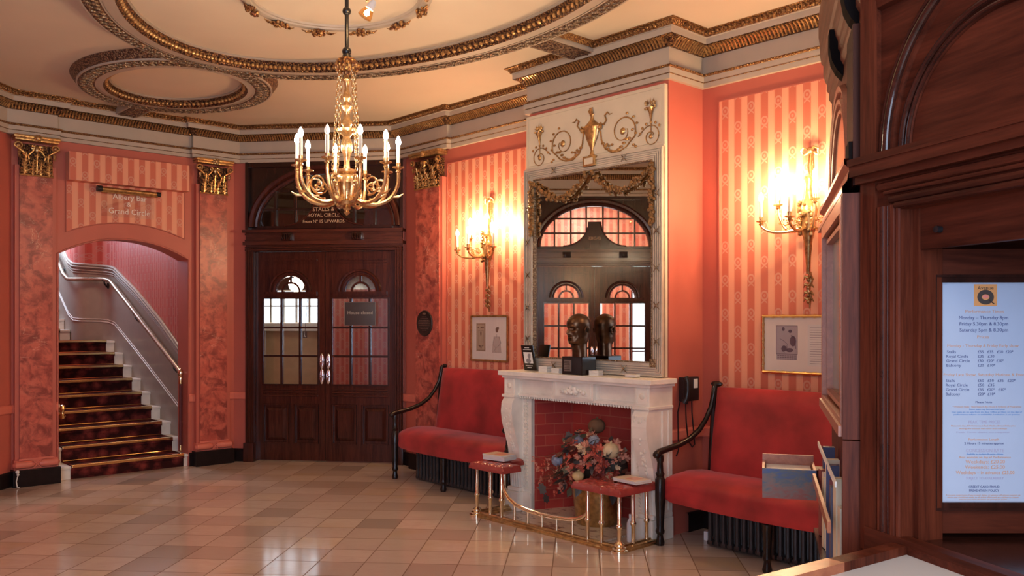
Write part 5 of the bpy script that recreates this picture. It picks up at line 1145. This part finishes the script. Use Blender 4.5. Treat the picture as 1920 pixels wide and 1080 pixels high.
# ================================================================ SCONCES
def candle(e_parent, x, y, z, lit=True, h=.11, r=.0105, bm='bulb'):
    mb = MB(); mb.lathe([(r, 0), (r, h)], (x, y, z), 10); t = part('candle_tube', mb, 'candle', e_parent)
    mb = MB(); mb.lathe([(.004, 0), (.0125, .008), (.016, .021), (.0135, .036), (.007, .052), (.001, .060)], (x, y, z+h), 8); part('bulb', mb, bm if lit else 'bulb_off', t); return t
def sconce(cx, label, unlit=()):
    e = thing('wall_sconce', label, 'wall lamp', 'F', (cx, -.02, 2.05)); mb = MB()
    mb.lathe([(.0, 0), (.012, .0), (.018, .10), (.03, .22), (.042, .27), (.05, .30), (.044, .33), (.055, .36), (.062, .41), (.05, .45), (.03, .50), (.022, .56), (.03, .60), (.02, .63)], (0, 0, 0), 12, Matrix.Translation((cx, -.06, 1.80)) @ Matrix.Diagonal((1, .85, 1, 1)))
    for k in range(26): a = random.uniform(-pi, 0); z = random.uniform(2.03, 2.30); r = .055; mb.ball((cx+r*cos(a), -.06+r*sin(a), z), random.uniform(.010, .018), 6, 5)
    part('torch_body', mb, 'gilt_bronze', e)
    mb = MB(); mb.tube([(cx, -.04, 1.81), (cx+.012, -.045, 1.75), (cx-.006, -.05, 1.70), (cx+.008, -.045, 1.66), (cx, -.04, 1.575)], [.012, .014, .012, .013, .004], 8)
    for z in (1.77, 1.72, 1.67, 1.63):
        for s_ in (-1, 1): mb.tube([(cx, -.045, z), (cx+s_*.022, -.06, z+.012), (cx+s_*.036, -.05, z-.012)], [.012, .010, .002], 6)
        mb.ball((cx, -.055, z-.01), .015, 8, 6)
    part('ribbon_drop', mb, 'gilt_bronze', e)
    mb = MB(); mb.ball((cx, -.03, 2.60), .024, 10, 8)
    for s_ in (-1, 1): mb.tube([(cx+s_*.01, -.03, 2.60), (cx+s_*.034, -.045, 2.62), (cx+s_*.056, -.035, 2.603), (cx+s_*.05, -.03, 2.575), (cx+s_*.015, -.028, 2.59)], [.01, .014, .012, .012, .008], 6, flat=.5); mb.tube([(cx+s_*.012, -.025, 2.58), (cx+s_*.02, -.025, 2.50), (cx+s_*.012, -.02, 2.44)], [.012, .011, .004], 6, flat=.4)
    mb.tube([(cx, -.022, 2.59), (cx, -.022, 2.40)], .008, 6); part('bow', mb, 'ormolu', e)
    for i, (dx, dy, dz) in enumerate(((-.25, -.15, 2.145), (-.185, -.05, 2.255), (.0, -.23, 2.15), (.10, -.10, 2.265), (.25, -.15, 2.145))):
        x, y, z = cx+dx, -.06+dy, dz; mb = MB(); b0 = Vector((cx+dx*.12, -.06+dy*.12, 2.10)); t1 = Vector((cx+dx*.5, -.06+dy*.5, 2.055)); t2 = Vector((cx+dx*.88, -.06+dy*.88, 2.065)); t3 = Vector((x, y, z-.03))
        pts = []
        for k in range(15):
            u = k/14; pts.append(b0*(1-u)**3+t1*3*u*(1-u)**2+t2*3*u*u*(1-u)+t3*u**3)
        mb.tube(pts, [.012-.004*k/14 for k in range(15)], 8)
        for k in range(9): a = k*.7; r = .03-.0025*k; q = Vector((dx, dy, 0)).normalized(); c = b0.lerp(t2, .5)+Vector((0, 0, .045)); mb.ball(c+q*r*cos(a)+Vector((0, 0, r*sin(a))), .006, 5, 4)
        mb.lathe([(.006, -.03), (.018, -.02), (.010, -.01), (.030, -.002), (.032, .004), (.012, .006), (.014, .03), (.011, .032)], (x, y, z), 14); arm = part('arm', mb, 'ormolu', e)
        candle(arm, x, y, z+.02, i not in unlit, bm='bulb_wall')
    return e
sconce(-1.615, 'gilt candle sconce on the striped wall left of the fireplace'); sconce(1.545, 'gilt candle sconce on the striped wall right of the fireplace')

# ================================================================ CHANDELIER
CC = Vector((-.985, 5.15)); e = thing('chandelier', 'gilt ten branch candle chandelier hanging from the foyer ceiling', 'chandelier', 'W', (CC.x, CC.y, ZC))
c3 = lambda x, y, z: (CC.x+x, CC.y+y, z)
mb = MB(); mb.tube([c3(0, 0, 3.08), c3(0, 0, ZC)], .012, 8); mb.ball(c3(0, 0, 3.34), .026, 12, 8); mb.ball(c3(0, 0, 3.10), .028, 12, 8); mb.lathe([(.03, 0), (.022, .02)], c3(0, 0, 3.065), 12); part('rod', mb, 'black_metal', e)
mb = MB(); mb.lathe([(.018, .06), (.05, .045), (.062, .02), (.06, 0), (.045, -.012), (.02, -.02), (.012, -.06)], c3(0, 0, 3.01), 20)
for k in range(16): a = k*pi/8; mb.tube([c3(.052*cos(a), .052*sin(a), 3.045), c3(.068*cos(a), .068*sin(a), 3.01), c3(.058*cos(a), .058*sin(a), 2.975)], [.009, .012, .004], 6)
part('crown', mb, 'gilt', e)
mb = MB(); mb.lathe([(.010, 3.0), (.014, 2.95), (.026, 2.93), (.016, 2.915), (.012, 2.88), (.020, 2.85), (.030, 2.82), (.016, 2.80), (.022, 2.785), (.040, 2.77), (.030, 2.755), (.018, 2.735), (.020, 2.70), (.032, 2.685), (.034, 2.665), (.02, 2.645), (.064, 2.635), (.060, 2.62), (.03, 2.605), (.020, 2.59), (.034, 2.55), (.036, 2.52), (.022, 2.48), (.016, 2.44), (.022, 2.40), (.055, 2.395), (.055, 2.38), (.04, 2.37), (.06, 2.355), (.068, 2.34), (.068, 2.315), (.058, 2.305), (.05, 2.26), (.045, 2.22), (.06, 2.205), (.05, 2.185), (.02, 2.175), (.026, 2.165), (.012, 2.15), (.02, 2.14), (.005, 2.125), (0, 2.12)], c3(0, 0, 0), 20)
for k in range(10): a = k*pi/5+.3; mb.tube([c3(.07*cos(a), .07*sin(a), 2.33), c3(.078*cos(a), .078*sin(a), 2.29), c3(.06*cos(a), .06*sin(a), 2.23), c3(.08*cos(a), .08*sin(a), 2.20)], [.008, .010, .009, .006], 6)
part('stem', mb, 'ormolu', e)
for k in range(4):
    a = pi/4+k*pi/2; mb = MB(); p0, p1 = Vector(c3(.055*cos(a), .055*sin(a), 2.98)), Vector(c3(.10*cos(a), .10*sin(a), 2.38)); nl = 24
    for i in range(nl):
        p = p0.lerp(p1, (i+.5)/nl); d = (p1-p0).normalized(); s = Vector((-sin(a), cos(a), 0)) if i % 2 else Vector((cos(a), sin(a), 0)); h = .0165; w_ = .0075
        mb.tube([p+d*h*cos(t)+s*w_*sin(t) for t in [2*pi*j/8 for j in range(8)]], .0028, 4, closed=True)
    part('chain', mb, 'ormolu', e)
for k in range(10):
    a = radians(65+36*k); dx, dy = cos(a), -sin(a); R = .305 if k % 2 == 0 else .29; zp = 2.415; q = Vector((dx, dy, 0)); b0 = Vector(c3(0, 0, 0))+q*.055+Vector((0, 0, 2.235)); t1 = Vector(c3(0, 0, 0))+q*R*.45+Vector((0, 0, 2.145)); t2 = Vector(c3(0, 0, 0))+q*R*1.06+Vector((0, 0, 2.19)); t3 = Vector(c3(0, 0, 0))+q*R+Vector((0, 0, zp-.03)); mb = MB()
    pts = [b0*(1-u)**3+t1*3*u*(1-u)**2+t2*3*u*u*(1-u)+t3*u**3 for u in [j/18 for j in range(19)]]; mb.tube(pts, [.0125-.003*j/18+.0015*(j % 2) for j in range(19)], 8)
    c = Vector(c3(0, 0, 0))+q*R*.62+Vector((0, 0, 2.295)); sp_ = [c+q*(.062-.045*j/20)*cos(-1.9+j/20*2.5*pi)+Vector((0, 0, (.062-.045*j/20)*sin(-1.9+j/20*2.5*pi))) for j in range(21)]; mb.tube(sp_, [.007-.003*j/20 for j in range(21)], 6)
    mb.tube([pts[12], pts[12]+q*.04+Vector((0, 0, .0)), pts[12]+q*.07+Vector((0, 0, .02))], [.008, .008, .002], 6); mb.ball(c, .012, 6, 5)
    x, y = CC.x+dx*R, CC.y+dy*R; mb.lathe([(.007, -.035), (.016, -.028), (.010, -.015), (.014, -.01), (.034, -.003), (.036, .003), (.012, .004), (.013, .025)], (x, y, zp), 14); arm = part('arm', mb, 'ormolu', e); candle(arm, x, y, zp+.015, k != 1, .115, .011)
# spot lamp hanging near the rod
e = thing('ceiling_spot_lamp', 'small glass spot lamp on a stem by the chandelier rod', 'lamp', 'W', (-.85, 5.0, ZC)); mb = MB(); mb.tube([(-.875, 5.0, ZC), (-.86, 5.0, 3.42), (-.835, 5.0, 3.345)], .009, 8); part('stem', mb, 'brass_dull', e)
T = Matrix.Translation((-.825, 5.0, 3.30)) @ Matrix.Rotation(radians(32), 4, 'Y'); mb = MB(); mb.lathe([(.012, .055), (.02, .04), (.024, .01), (.026, 0)], (0, 0, 0), 14, T); part('lamp_holder', mb, 'white_plastic', e)
mb = MB(); mb.lathe([(.026, 0), (.038, -.03), (.042, -.055), (.03, -.06), (0, -.055)], (0, 0, 0), 16, T); part('lamp_shade', mb, 'amber_glass', e); mb = MB(); mb.ball(T @ Vector((0, 0, -.03)), .016, 10, 8); part('bulb', mb, 'bulb', e)

# ================================================================ BOX OFFICE BOOTH
BC = Vector((.771, 1.90)); frame('B', (.273, -.962), BC); frame('C', (-.282, -.959), BC)
e = thing('ticket_booth', 'panelled mahogany box office booth at the right with arched panels', 'booth', 'W', (BC.x, BC.y, 0))
LOC[e.name] = Vector((0, 0, 0)); IB = Matrix.Translation((-BC.x, -BC.y, 0))
def bpart(name, mb, mat, fr, parent=None, smooth=False, label=None):
    o = part(name, mb, mat, parent or e, smooth, label, local=True)
    if parent is None: o.matrix_local = IB @ FRM[fr]
    return o
BW = 1.05
mb = MB(); mb.box(0, .045, 0, .05, 0, 2.62); mb.box(.045, BW, .012, .05, 1.84, 2.62); bpart('front_wall', mb, 'booth_wood_x', 'B')
mb = MB(); mb.box(0, BW, .0, .05, 0, 1.0); bpart('counter_front', mb, 'booth_wood', 'B')
mb = MB(); mb.box(.0, .048, -.006, .04, 1.0, 1.80); mb.box(.0, .046, -.006, .0, 1.85, 2.5); bpart('corner_post', mb, 'booth_wood', 'B')
# jamb mouldings
mb = MB(); mb.box(.048, .118, .0, .05, 1.04, 1.735)
for x, r in ((.058, .006), (.072, .008), (.084, .005), (.100, .009), (.114, .006)): mb.tube([(x, -.002, 1.04), (x, -.002, 1.74)], r, 8)
mb.box(.118, .135, .03, .09, 1.04, 1.735); bpart('window_jamb', mb, 'booth_wood', 'B', smooth=True)
mb = MB(); mb.tube([(.072, -.006, 1.04), (.072, -.006, 1.74)], .0055, 8); mb.tube([(.092, -.006, 1.04), (.092, -.006, 1.74)], .0045, 8); bpart('jamb_bead', mb, 'booth_gloss', 'B', smooth=True)
mb = MB(); mb.box(.048, BW, .0, .05, 1.73, 1.81)
for z, r in ((1.738, .007), (1.752, .008), (1.768, .005), (1.782, .009)): mb.tube([(.118-(z-1.73)*1.1, -.004, z), (BW, -.004, z)], r, 8)
mb.box(.0, BW, -.02, .02, 1.796, 1.812); mb.box(-.004, BW, -.032, .02, 1.812, 1.835); mb.box(-.006, BW, -.036, .02, 1.835, 1.850); bpart('lintel', mb, 'booth_wood_x', 'B', smooth=True)
# blind arch on the front
ac, ab = .375, 1.850
def arcbead(a, b_, y, r): return [(ac+a*cos(pi*i/72), y, ab+b_*sin(pi*i/72)) for i in range(73)], r
mb = MB(); mb.ringsweep([(0, 0), (.002, .006), (.010, .008), (.016, .004), (.030, .010), (.032, 0)], (ac, ab), .236, .215, 0, pi, 72, y=.012); mb.ringsweep([(-.004, 0), (-.002, .008), (.010, .010), (.022, .012), (.032, 0)], (ac, ab), .288, .315, 0, pi, 72, y=.012); bpart('arch_moulding', mb, 'booth_wood_x', 'B', smooth=True)
mb = MB(); mb.tube(*arcbead(.242, .221, .004, .0045), 8); mb.tube(*arcbead(.258, .237, .003, .0065), 8); bpart('arch_bead', mb, 'booth_gloss', 'B', smooth=True)
mb = MB(); mb.tube(*arcbead(.300, .327, .0, .0095), 10); mb.tube(*arcbead(.318, .345, .002, .005), 8); bpart('arch_bead', mb, 'booth_gloss', 'B', smooth=True)
mb = MB(); mb.prism([(ac+.232*cos(pi*i/40), ab+.212*sin(pi*i/40)) for i in range(41)], .008, .0125); bpart('arch_panel', mb, 'booth_wood_x', 'B')
mb = MB(); mb.sweep([(0, 2.165), (.012, 2.17), (.016, 2.19), (.03, 2.20), (.034, 2.225), (.06, 2.26), (.07, 2.30), (.07, 2.33), (0, 2.34)], [(.045, .012), (BW, .012)])
bmesh.ops.transform(mb.b, matrix=Matrix.Identity(4), verts=mb.b.verts[:]); bpart('front_cornice', mb, 'booth_wood_x', 'B', smooth=True)
# header board and sill within the window
mb = MB(); mb.box(.118, BW, .035, .055, 1.645, 1.735); hb = bpart('header_board', mb, 'booth_wood_x', 'B')
mb = MB(); mb.lathe([(.007, 0), (.007, .012), (.0, .013)], (0, 0, 0), 10, Matrix.Translation((.190, .035, 1.681)) @ Matrix.Rotation(pi/2, 4, 'X')); mb.box(.175, .19, .032, .036, 1.678, 1.684); bpart('bolt', mb, 'black_metal', 'B', hb, smooth=True)
mb = MB(); mb.box(.05, BW, -.005, .60, 1.018, 1.045); bpart('sill', mb, 'mahogany_deep', 'B')
mb = MB(); mb.box(.02, BW, -.012, .02, 1.0, 1.052); bpart('sill_nosing', mb, 'booth_wood_x', 'B')
# interior so that the gaps beside the hatch show a room
mb = MB(); mb.quad((-.8, .62, 0), (BW, .62, 0), (BW, .62, 2.5), (-.8, .62, 2.5)); mb.quad((.02, .05, 2.0), (BW, .05, 2.0), (BW, .62, 2.0), (-.8, .62, 2.0)); bpart('inner_lining', mb, 'booth_wood_x', 'B')
mb = MB(); mb.box(.3, .9, .3, .5, 1.70, 1.72); bpart('inner_shelf', mb, 'cream_paint', 'B')
# ---- side face
SL = -.93
mb = MB(); mb.box(SL, 0, 0, .05, 0, 2.60); bpart('side_wall', mb, 'booth_wood', 'C')
mb = MB(); mb.box(-.17, -.02, -.018, 0, 1.80, 2.16)
bpart('side_pilaster', mb, 'booth_dark', 'C')
for x0 in (-.52, -.10):
    mb = MB(); pr = [(-.036, 2.30), (-.036, 2.25), (-.030, 2.215), (-.018, 2.19), (-.006, 2.175), (0, 2.17), (0, 2.30)]; v0 = [mb.b.verts.new((x0-.03, y, z)) for y, z in pr]; v1 = [mb.b.verts.new((x0+.03, y, z)) for y, z in pr]; n = len(pr)
    for i in range(n): mb.b.faces.new((v0[i], v0[(i+1) % n], v1[(i+1) % n], v1[i]))
    mb.b.faces.new(v0[::-1]); mb.b.faces.new(v1); bpart('console', mb, 'matte_black', 'C')
mb = MB(); pr = [(-.026, 1.90), (-.026, 1.86), (-.020, 1.83), (-.010, 1.80), (0, 1.795), (0, 1.90)]; v0 = [mb.b.verts.new((-.10, y, z)) for y, z in pr]; v1 = [mb.b.verts.new((-.03, y, z)) for y, z in pr]; n = len(pr)
for i in range(n): mb.b.faces.new((v0[i], v0[(i+1) % n], v1[(i+1) % n], v1[i]))
mb.b.faces.new(v0[::-1]); mb.b.faces.new(v1); bpart('console', mb, 'matte_black', 'C')
mb = MB(); prf = [(0, 2.20), (.008, 2.215), (.008, 2.235), (.014, 2.245), (.014, 2.265), (.020, 2.28), (.024, 2.30), (.024, 2.33), (.030, 2.34), (.034, 2.37), (.034, 2.40), (.038, 2.43), (.038, 2.50), (0, 2.505)]
mb.sweep(prf, [(SL-.005, .05), (SL-.005, 0), (0, 0)]); bpart('side_cornice', mb, 'booth_mid', 'C', smooth=False)
mb = MB(); c0 = (-.55, 1.86); mb.ringsweep([(-.03, 0), (-.026, .008), (-.018, .010), (-.012, .004), (-.004, .004), (0, .012), (.010, .014), (.016, .002), (.03, .002), (.034, .012), (.046, .014), (.05, 0)], c0, .28, .24, 0, pi, 40, y=-.001); bpart('side_arch', mb, 'booth_light', 'C', smooth=True)
mb = MB(); mb.prism([(c0[0]+.26*cos(pi*i/30), c0[1]+.22*sin(pi*i/30)) for i in range(31)], -.004, -.001); bpart('side_arch_glass', mb, flatcol('dark_glass', (.02, .02, .03), .08), 'C')
mb = MB(); mb.sweep([(0, 1.782), (.040, 1.786), (.040, 1.80), (.030, 1.812), (.024, 1.84), (.036, 1.85), (.036, 1.862), (0, 1.866)], [(SL, .05), (SL, 0), (-.03, 0)]); bpart('side_ledge', mb, 'booth_light', 'C', smooth=False)  # orange light on this moulding is put into the paler wood colour

# display case with its poster, on the side of the booth
e2 = thing('display_case', 'framed display case with a greenish print on the booth side', 'display case', 'C', (-.40, -.02, 1.24))
mb = MB(); rectframe(mb, -.72, -.075, 1.275, 1.745, .035, -.042, -.002); rectframe(mb, -.70, -.095, 1.295, 1.725, .012, -.030, -.012); part('case_frame', mb, 'booth_light', e2, False)
def poster_mat():
    m, N, L, b = new_mat('faded_print'); v = coord(N); n = noise(N, L, mapping(N, L, v, sc=(6, 6, 6)), 1.4, 5, .6, .5)
    L.new(ramp(N, L, n, [(.3, (.10, .09, .05)), (.5, (.26, .22, .12)), (.7, (.40, .30, .2))]), b.inputs['Base Color']); setp(b, Roughness=.2); M['faded_print'] = m
    m, N, L, b = new_mat('worn_blue'); v = coord(N); sp = N.new('ShaderNodeSeparateXYZ'); L.new(v, sp.inputs[0]); n = noise(N, L, mapping(N, L, v, sc=(18, 18, 40)), 1.2, 6, .65, .6)
    h = mth(N, L, 'MULTIPLY_ADD', sp.outputs[2], 6.0, mth(N, L, 'MULTIPLY_ADD', n, 1.5, -.45))
    L.new(ramp(N, L, h, [(.3, (.26, .07, .05)), (.55, (.20, .12, .10)), (.75, (.10, .11, .13)), (.95, (.06, .09, .22))]), b.inputs['Base Color']); setp(b, Roughness=.5); M['worn_blue'] = m
poster_mat()
mb = MB(); mb.box(-.715, -.08, -.013, -.006, 1.28, 1.74); part('print', mb, 'faded_print', e2, False)
mb = MB(); mb.box(-.035, -.010, -.0405, -.001, 1.235, 1.782); part('end_board', mb, 'booth_wood', e2, False)
mb = MB(); mb.box(-.76, -.03, -.048, -.001, 1.238, 1.262); part('bottom_ledge', mb, 'booth_light', e2, False)
# leaflet rack below
e3 = thing('leaflet_rack', 'wooden leaflet rack fixed below the display case', 'rack', 'C', (-.40, -.02, .86))
mb = MB(); mb.box(-.033, -.008, -.0405, -.001, .02, 1.232); part('end_board', mb, 'booth_wood', e3, False)
mb = MB(); mb.box(-.72, -.04, -.066, -.001, .86, .873); part('bottom_shelf', mb, 'mahogany_deep', e3, False)
mb = MB(); mb.box(-.70, -.05, -.070, -.062, 1.015, 1.040); part('front_bar', mb, 'booth_light', e3, False, label='orange wooden bar')
mb = MB(); mb.box(-.75, -.06, -.053, -.049, 1.118, 1.131); part('upper_bar', mb, 'card', e3, False, label='pale upper bar')
mb = MB(); mb.box(-.12, -.04, -.060, -.001, .70, .858); part('lower_box', mb, 'dark_void', e3, False)
lc = [(.75, .66, .50), (.72, .62, .44), (.10, .09, .14), (.78, .70, .58), (.25, .05, .04), (.06, .07, .16), (.5, .42, .35)]
for i in range(13):
    x = -.10-.048*i; y = -.012-.006*(i % 3); h = random.choice((.19, .22, .25)); mb = MB(); mb.box(-.015, .015, -.018, .014, 0, h)
    o = single('leaflet', mb, flatcol('leaflet%d' % (i % 7), lc[i % 7]), 'thin leaflets standing packed in the rack below the display case', 'leaflet', 'C', (x, y-.012, .875), random.uniform(-.2, .2), 'leaflets in the booth rack', False, rel=True)
# worn blue brochure tray at the far end
e4 = thing('brochure_tray', 'open wooden brochure tray with a worn blue and red side', 'tray', 'C', (-.80, -.11, .94)); x0, x1, y0, y1, z0, z1 = -.95, -.77, -.215, -.055, .945, 1.037
mb = MB(); mb.box(x1-.008, x1, y0, y1, z0, z1); o = part('worn_side', mb, 'worn_blue', e4, False, label='worn blue and red painted side')
mb = MB(); mb.box(x0, x1-.008, y0, y0+.008, z0, z1); mb.box(x0, x1-.008, y1-.008, y1, z0, z1); mb.box(x0, x0+.008, y0, y1, z0, z1+.02); mb.box(x0, x1-.008, y0, y1, z0, z0+.008); part('tray', mb, 'booth_light', e4, False)
mb = MB(); mb.box(x0+.012, x1-.012, y0+.012, y1-.012, z0+.008, z1-.012); part('brochures', mb, 'card', e4, False)
mb = MB(); mb.box(-.90, -.82, -.06, .0, .95, 1.03); part('bracket', mb, 'booth_wood', e4, False)
for k in range(3):
    mb = MB(); mb.tube([(-.46-.04*k, -.05, .84), (-.46-.03*k, -.062, .74), (-.44-.03*k, -.055, .62)], [.004, .012, .004], 6, flat=.3)
    o = single('hanging_leaflet', mb, 'card', 'crumpled pale leaflet hanging under the rack', 'leaflet', 'C', (-.45, -.05, .85), 0, 'crumpled leaflets under the rack')

# ---- hatch door with the price list, standing ajar square to the camera
frame('H', (1, .0), (.858, 1.80)); e5 = thing('hatch_door', 'open mahogany hatch door holding the ticket price list', 'hatch door', 'H', (0, 0, 1.05))
HW, HZ0, HZ1 = .30, 1.056, 1.648; P0, P1, Q0, Q1 = .031, .236, 1.118, 1.581
mb = MB(); mb.box(0, P0, 0, .028, HZ0, HZ1); mb.box(P1, HW, 0, .028, HZ0, HZ1); mb.box(P0, P1, 0, .028, HZ0, Q0); mb.box(P0, P1, 0, .028, Q1, HZ1); part('door_frame', mb, 'booth_wood_x', e5, False)
mb = MB(); rectframe(mb, P0+.003, P1-.003, Q0+.003, Q1-.003, .012, -.006, .004); rectframe(mb, P0-.008, P1+.008, Q0-.008, Q1+.008, .005, -.010, .002); part('glazing_bead', mb, 'mahogany_deep', e5, False)
mb = MB(); mb.box(-.006, .0, -.004, .03, 1.12, 1.17); mb.box(-.006, .0, -.004, .03, 1.52, 1.57); part('hinge', mb, 'brass_dull', e5, False)
simple('poster_paper', (.42, .48, .62), .35, var=.02)
mb = MB(); mb.box(P0, P1, .004, .008, Q0, Q1); ps = part('price_list', mb, 'poster_paper', e5, False, label='white ticket price list')
K_ = 1.80/1620; hx = lambda u: (u-960)*K_-.858; hz = lambda v: 1.5+(600-v)*K_
def fit(mb, body, u0, u1, v, hpx, al='C'):
    t = MB(); t.text(body, .01, 0, 0, 0, .0002); xs = [q.co.x for q in t.b.verts]; zs = [q.co.z for q in t.b.verts]
    if not xs: return
    w_, cx_ = max(xs)-min(xs), (max(xs)+min(xs))/2; sx = (u1-u0)*K_/w_; sz = hpx*K_/.0073
    mb.add(t, Matrix.Translation((hx((u0+u1)/2), .0036, hz(v))) @ Matrix.Diagonal((sx, 1, sz, 1)) @ Matrix.Translation((-cx_, 0, 0)))
O_, N_, B_, G_ = MB(), MB(), MB(), MB()
for c, t, a, b_, v, h in [(O_, 'Performance Times', 1812, 1884, 584, 6), (N_, 'Monday \u2013 Thursday 8pm', 1800, 1892, 596, 6.5), (N_, 'Friday 5.30pm & 8.30pm', 1801, 1892, 607.5, 6.5), (N_, 'Saturday 5pm & 8.30pm', 1801, 1892, 619, 6.5), (O_, 'Prices', 1834, 1856, 632, 6),
    (O_, 'Monday - Thursday & Friday Early show', 1778, 1912, 648.5, 5.5), (N_, 'Stalls', 1777, 1794, 660, 5.5), (N_, '\u00a355   \u00a335   \u00a330  \u00a320*', 1835, 1902, 660, 5.5), (N_, 'Royal Circle', 1776, 1817, 668.5, 5.5), (N_, '\u00a335   \u00a330', 1835, 1866, 668.5, 5.5),
    (N_, 'Grand Circle', 1776, 1820, 677, 5.5), (N_, '\u00a330   \u00a320*  \u00a310*', 1835, 1884, 677, 5.5), (N_, 'Balcony', 1776, 1804, 685.5, 5.5), (N_, '\u00a320   \u00a310*', 1835, 1868, 685.5, 5.5),
    (O_, 'Friday Late Show, Saturday Matinee & Evening', 1771, 1933, 703, 5.5), (N_, 'Stalls', 1775, 1792, 714, 5.5), (N_, '\u00a360   \u00a350   \u00a335   \u00a320*', 1835, 1906, 714, 5.5), (N_, 'Royal Circle', 1775, 1816, 722.5, 5.5), (N_, '\u00a350   \u00a335', 1835, 1866, 722.5, 5.5),
    (N_, 'Grand Circle', 1775, 1819, 731, 5.5), (N_, '\u00a335   \u00a320*   \u00a310*', 1835, 1888, 731, 5.5), (N_, 'Balcony', 1775, 1802, 739.5, 5.5), (N_, '\u00a320*  \u00a310*', 1835, 1868, 739.5, 5.5), (N_, 'Please Note', 1831, 1862, 754.5, 4),
    (O_, '* Premium Seats - Best Seats in the House & Inclusive of Programme', 1788, 1917, 763, 2.8), (B_, 'Some seats may be restricted view', 1819, 1886, 768, 2.8), (B_, 'Day seats go on sale from the Box Office at 10am on the day of', 1786, 1918, 773, 2.6), (B_, 'performance subject to availability. Limited to 2 per person', 1790, 1914, 777.5, 2.6),
    (G_, 'PEAK TIME PRICES', 1818, 1878, 792, 6), (O_, 'Please note that all Performances in Peak Weeks will be at Friday price', 1785, 1906, 799, 2.6), (O_, 'during the school half term and holidays', 1800, 1890, 804, 2.6), (G_, 'Peak Time dates on request', 1795, 1895, 811, 2.6),
    (O_, 'Performance Length', 1818, 1875, 824.5, 4.5), (N_, '2 Hours 15 minutes approx', 1810, 1884, 832, 4.5), (G_, 'CONCESSION RATE', 1813, 1884, 845.5, 6.5), (B_, 'Available to students & senior citizens', 1814, 1883, 852, 3), (O_, 'Best available on day of Performance', 1801, 1897, 858, 4),
    (O_, 'Weekdays: \u00a320.00', 1812, 1886, 866.5, 7), (O_, 'Weekends: \u00a325.00', 1811, 1886, 876.5, 7), (O_, 'Weekdays \u2013 in advance \u00a325.00', 1794, 1904, 887, 7), (G_, 'SUBJECT TO AVAILABILITY', 1813, 1884, 897.5, 5), (N_, 'CREDIT CARD FRAUD', 1818, 1876, 913.5, 4.5), (N_, 'PREVENTION POLICY', 1819, 1875, 920.5, 4.5),
    (O_, 'If you are suspicious of any e-mail, letter or phone call please contact us', 1775, 1915, 929, 2.4), (O_, 'terms and conditions apply to all ticket offers and are subject to change', 1778, 1912, 933, 2.4), (O_, 'prices correct at time of going to print', 1800, 1890, 937, 2.4)]: fit(c, t, a, b_, v, h)
part('orange_lettering', O_, flatcol('print_orange', (.62, .32, .18)), ps, False); part('navy_lettering', N_, flatcol('print_navy', (.06, .07, .20)), ps, False); part('blue_lettering', B_, flatcol('print_blue', (.10, .25, .55)), ps, False); part('grey_lettering', G_, flatcol('print_soft', (.40, .36, .50)), ps, False)
mb = MB(); mb.box(hx(1828), hx(1871), .003, .0042, hz(573.5), hz(533)); lg = part('logo_square', mb, flatcol('logo_orange', (.70, .30, .10)), ps, False)
mb = MB(); fit(mb, 'Avenue', 1834, 1864, 540, 6.5); bmesh.ops.translate(mb.b, verts=mb.b.verts[:], vec=(0, -.0012, 0)); c = (hx(1849.5), hz(557)); mb.ringsweep([(-.0045, 0), (-.004, .0006), (.0045, .0006), (.005, 0)], c, .0125, .0105, 0, 2*pi, 30, y=.003); mb.tube([(c[0]+.006, .0028, c[1]-.006), (c[0]+.017, .0028, c[1]-.014)], [.003, .004], 6, flat=.2); part('logo_lettering', mb, 'ink', ps, False)
mb = MB(); mb.ball((c[0], .003, c[1]+.001), .006, 10, 6, (1.1, .1, .7)); part('logo_mouth', mb, flatcol('logo_pink', (.75, .22, .18)), ps)

# ---- counter in the foreground
ap = Vector((.800, 1.752)); dl = Vector((-.82, -.573)).normalized(); dr = Vector((.273, -.962)); zc = 1.03
e6 = thing('counter', 'white topped counter with wooden rim in front of the booth window', 'counter', 'W', (ap.x, ap.y, 0))
def poly(mb, P, z0, z1):
    a = [mb.b.verts.new((p[0], p[1], z0)) for p in P]; b_ = [mb.b.verts.new((p[0], p[1], z1)) for p in P]; n = len(P)
    for i in range(n): mb.b.faces.new((a[i], a[(i+1) % n], b_[(i+1) % n], b_[i]))
    mb.b.faces.new(a[::-1]); mb.b.faces.new(b_)
far = ap+dl*.50; nr = ap+dr*.75; back = Vector((.50, .85))
simple('counter_white', (.62, .60, .60), .25, var=.03, scale=4)
mb = MB(); poly(mb, [ap, far, far+Vector((.03, -.35)), back, nr], zc-.02, zc-.006); part('counter_top', mb, 'counter_white', e6, False)
nl = Vector((dl.y, -dl.x)); nl = -nl if nl.dot(Vector((0, 1))) < 0 else nl; w_ = .034
mb = MB(); poly(mb, [ap+nl*.0, ap+nl*w_, ap+nl*w_+dl*.21, ap+dl*.21], zc-.03, zc+.012); part('rim', mb, 'booth_wood', e6, False)
mb = MB(); poly(mb, [ap+dl*.21, ap+nl*(w_+.004)+dl*.21, ap+nl*(w_+.004)+dl*.52, ap+dl*.52], zc-.03, zc+.012); part('pale_rim', mb, 'booth_light', e6, False, label='pale end of the rim')
mb = MB(); poly(mb, [ap, ap+Vector((.024, .006)), nr+Vector((.024, .006)), nr], zc-.03, zc+.010); part('rim', mb, 'booth_wood_x', e6, False)
mb = MB(); poly(mb, [ap+dl*.06+dr*.03, far+Vector((.05, -.03)), far+Vector((.06, -.30)), back+Vector((.02, .02)), nr-Vector((.03, 0))], .0, zc-.02); part('counter_base', mb, 'booth_wood', e6, False)
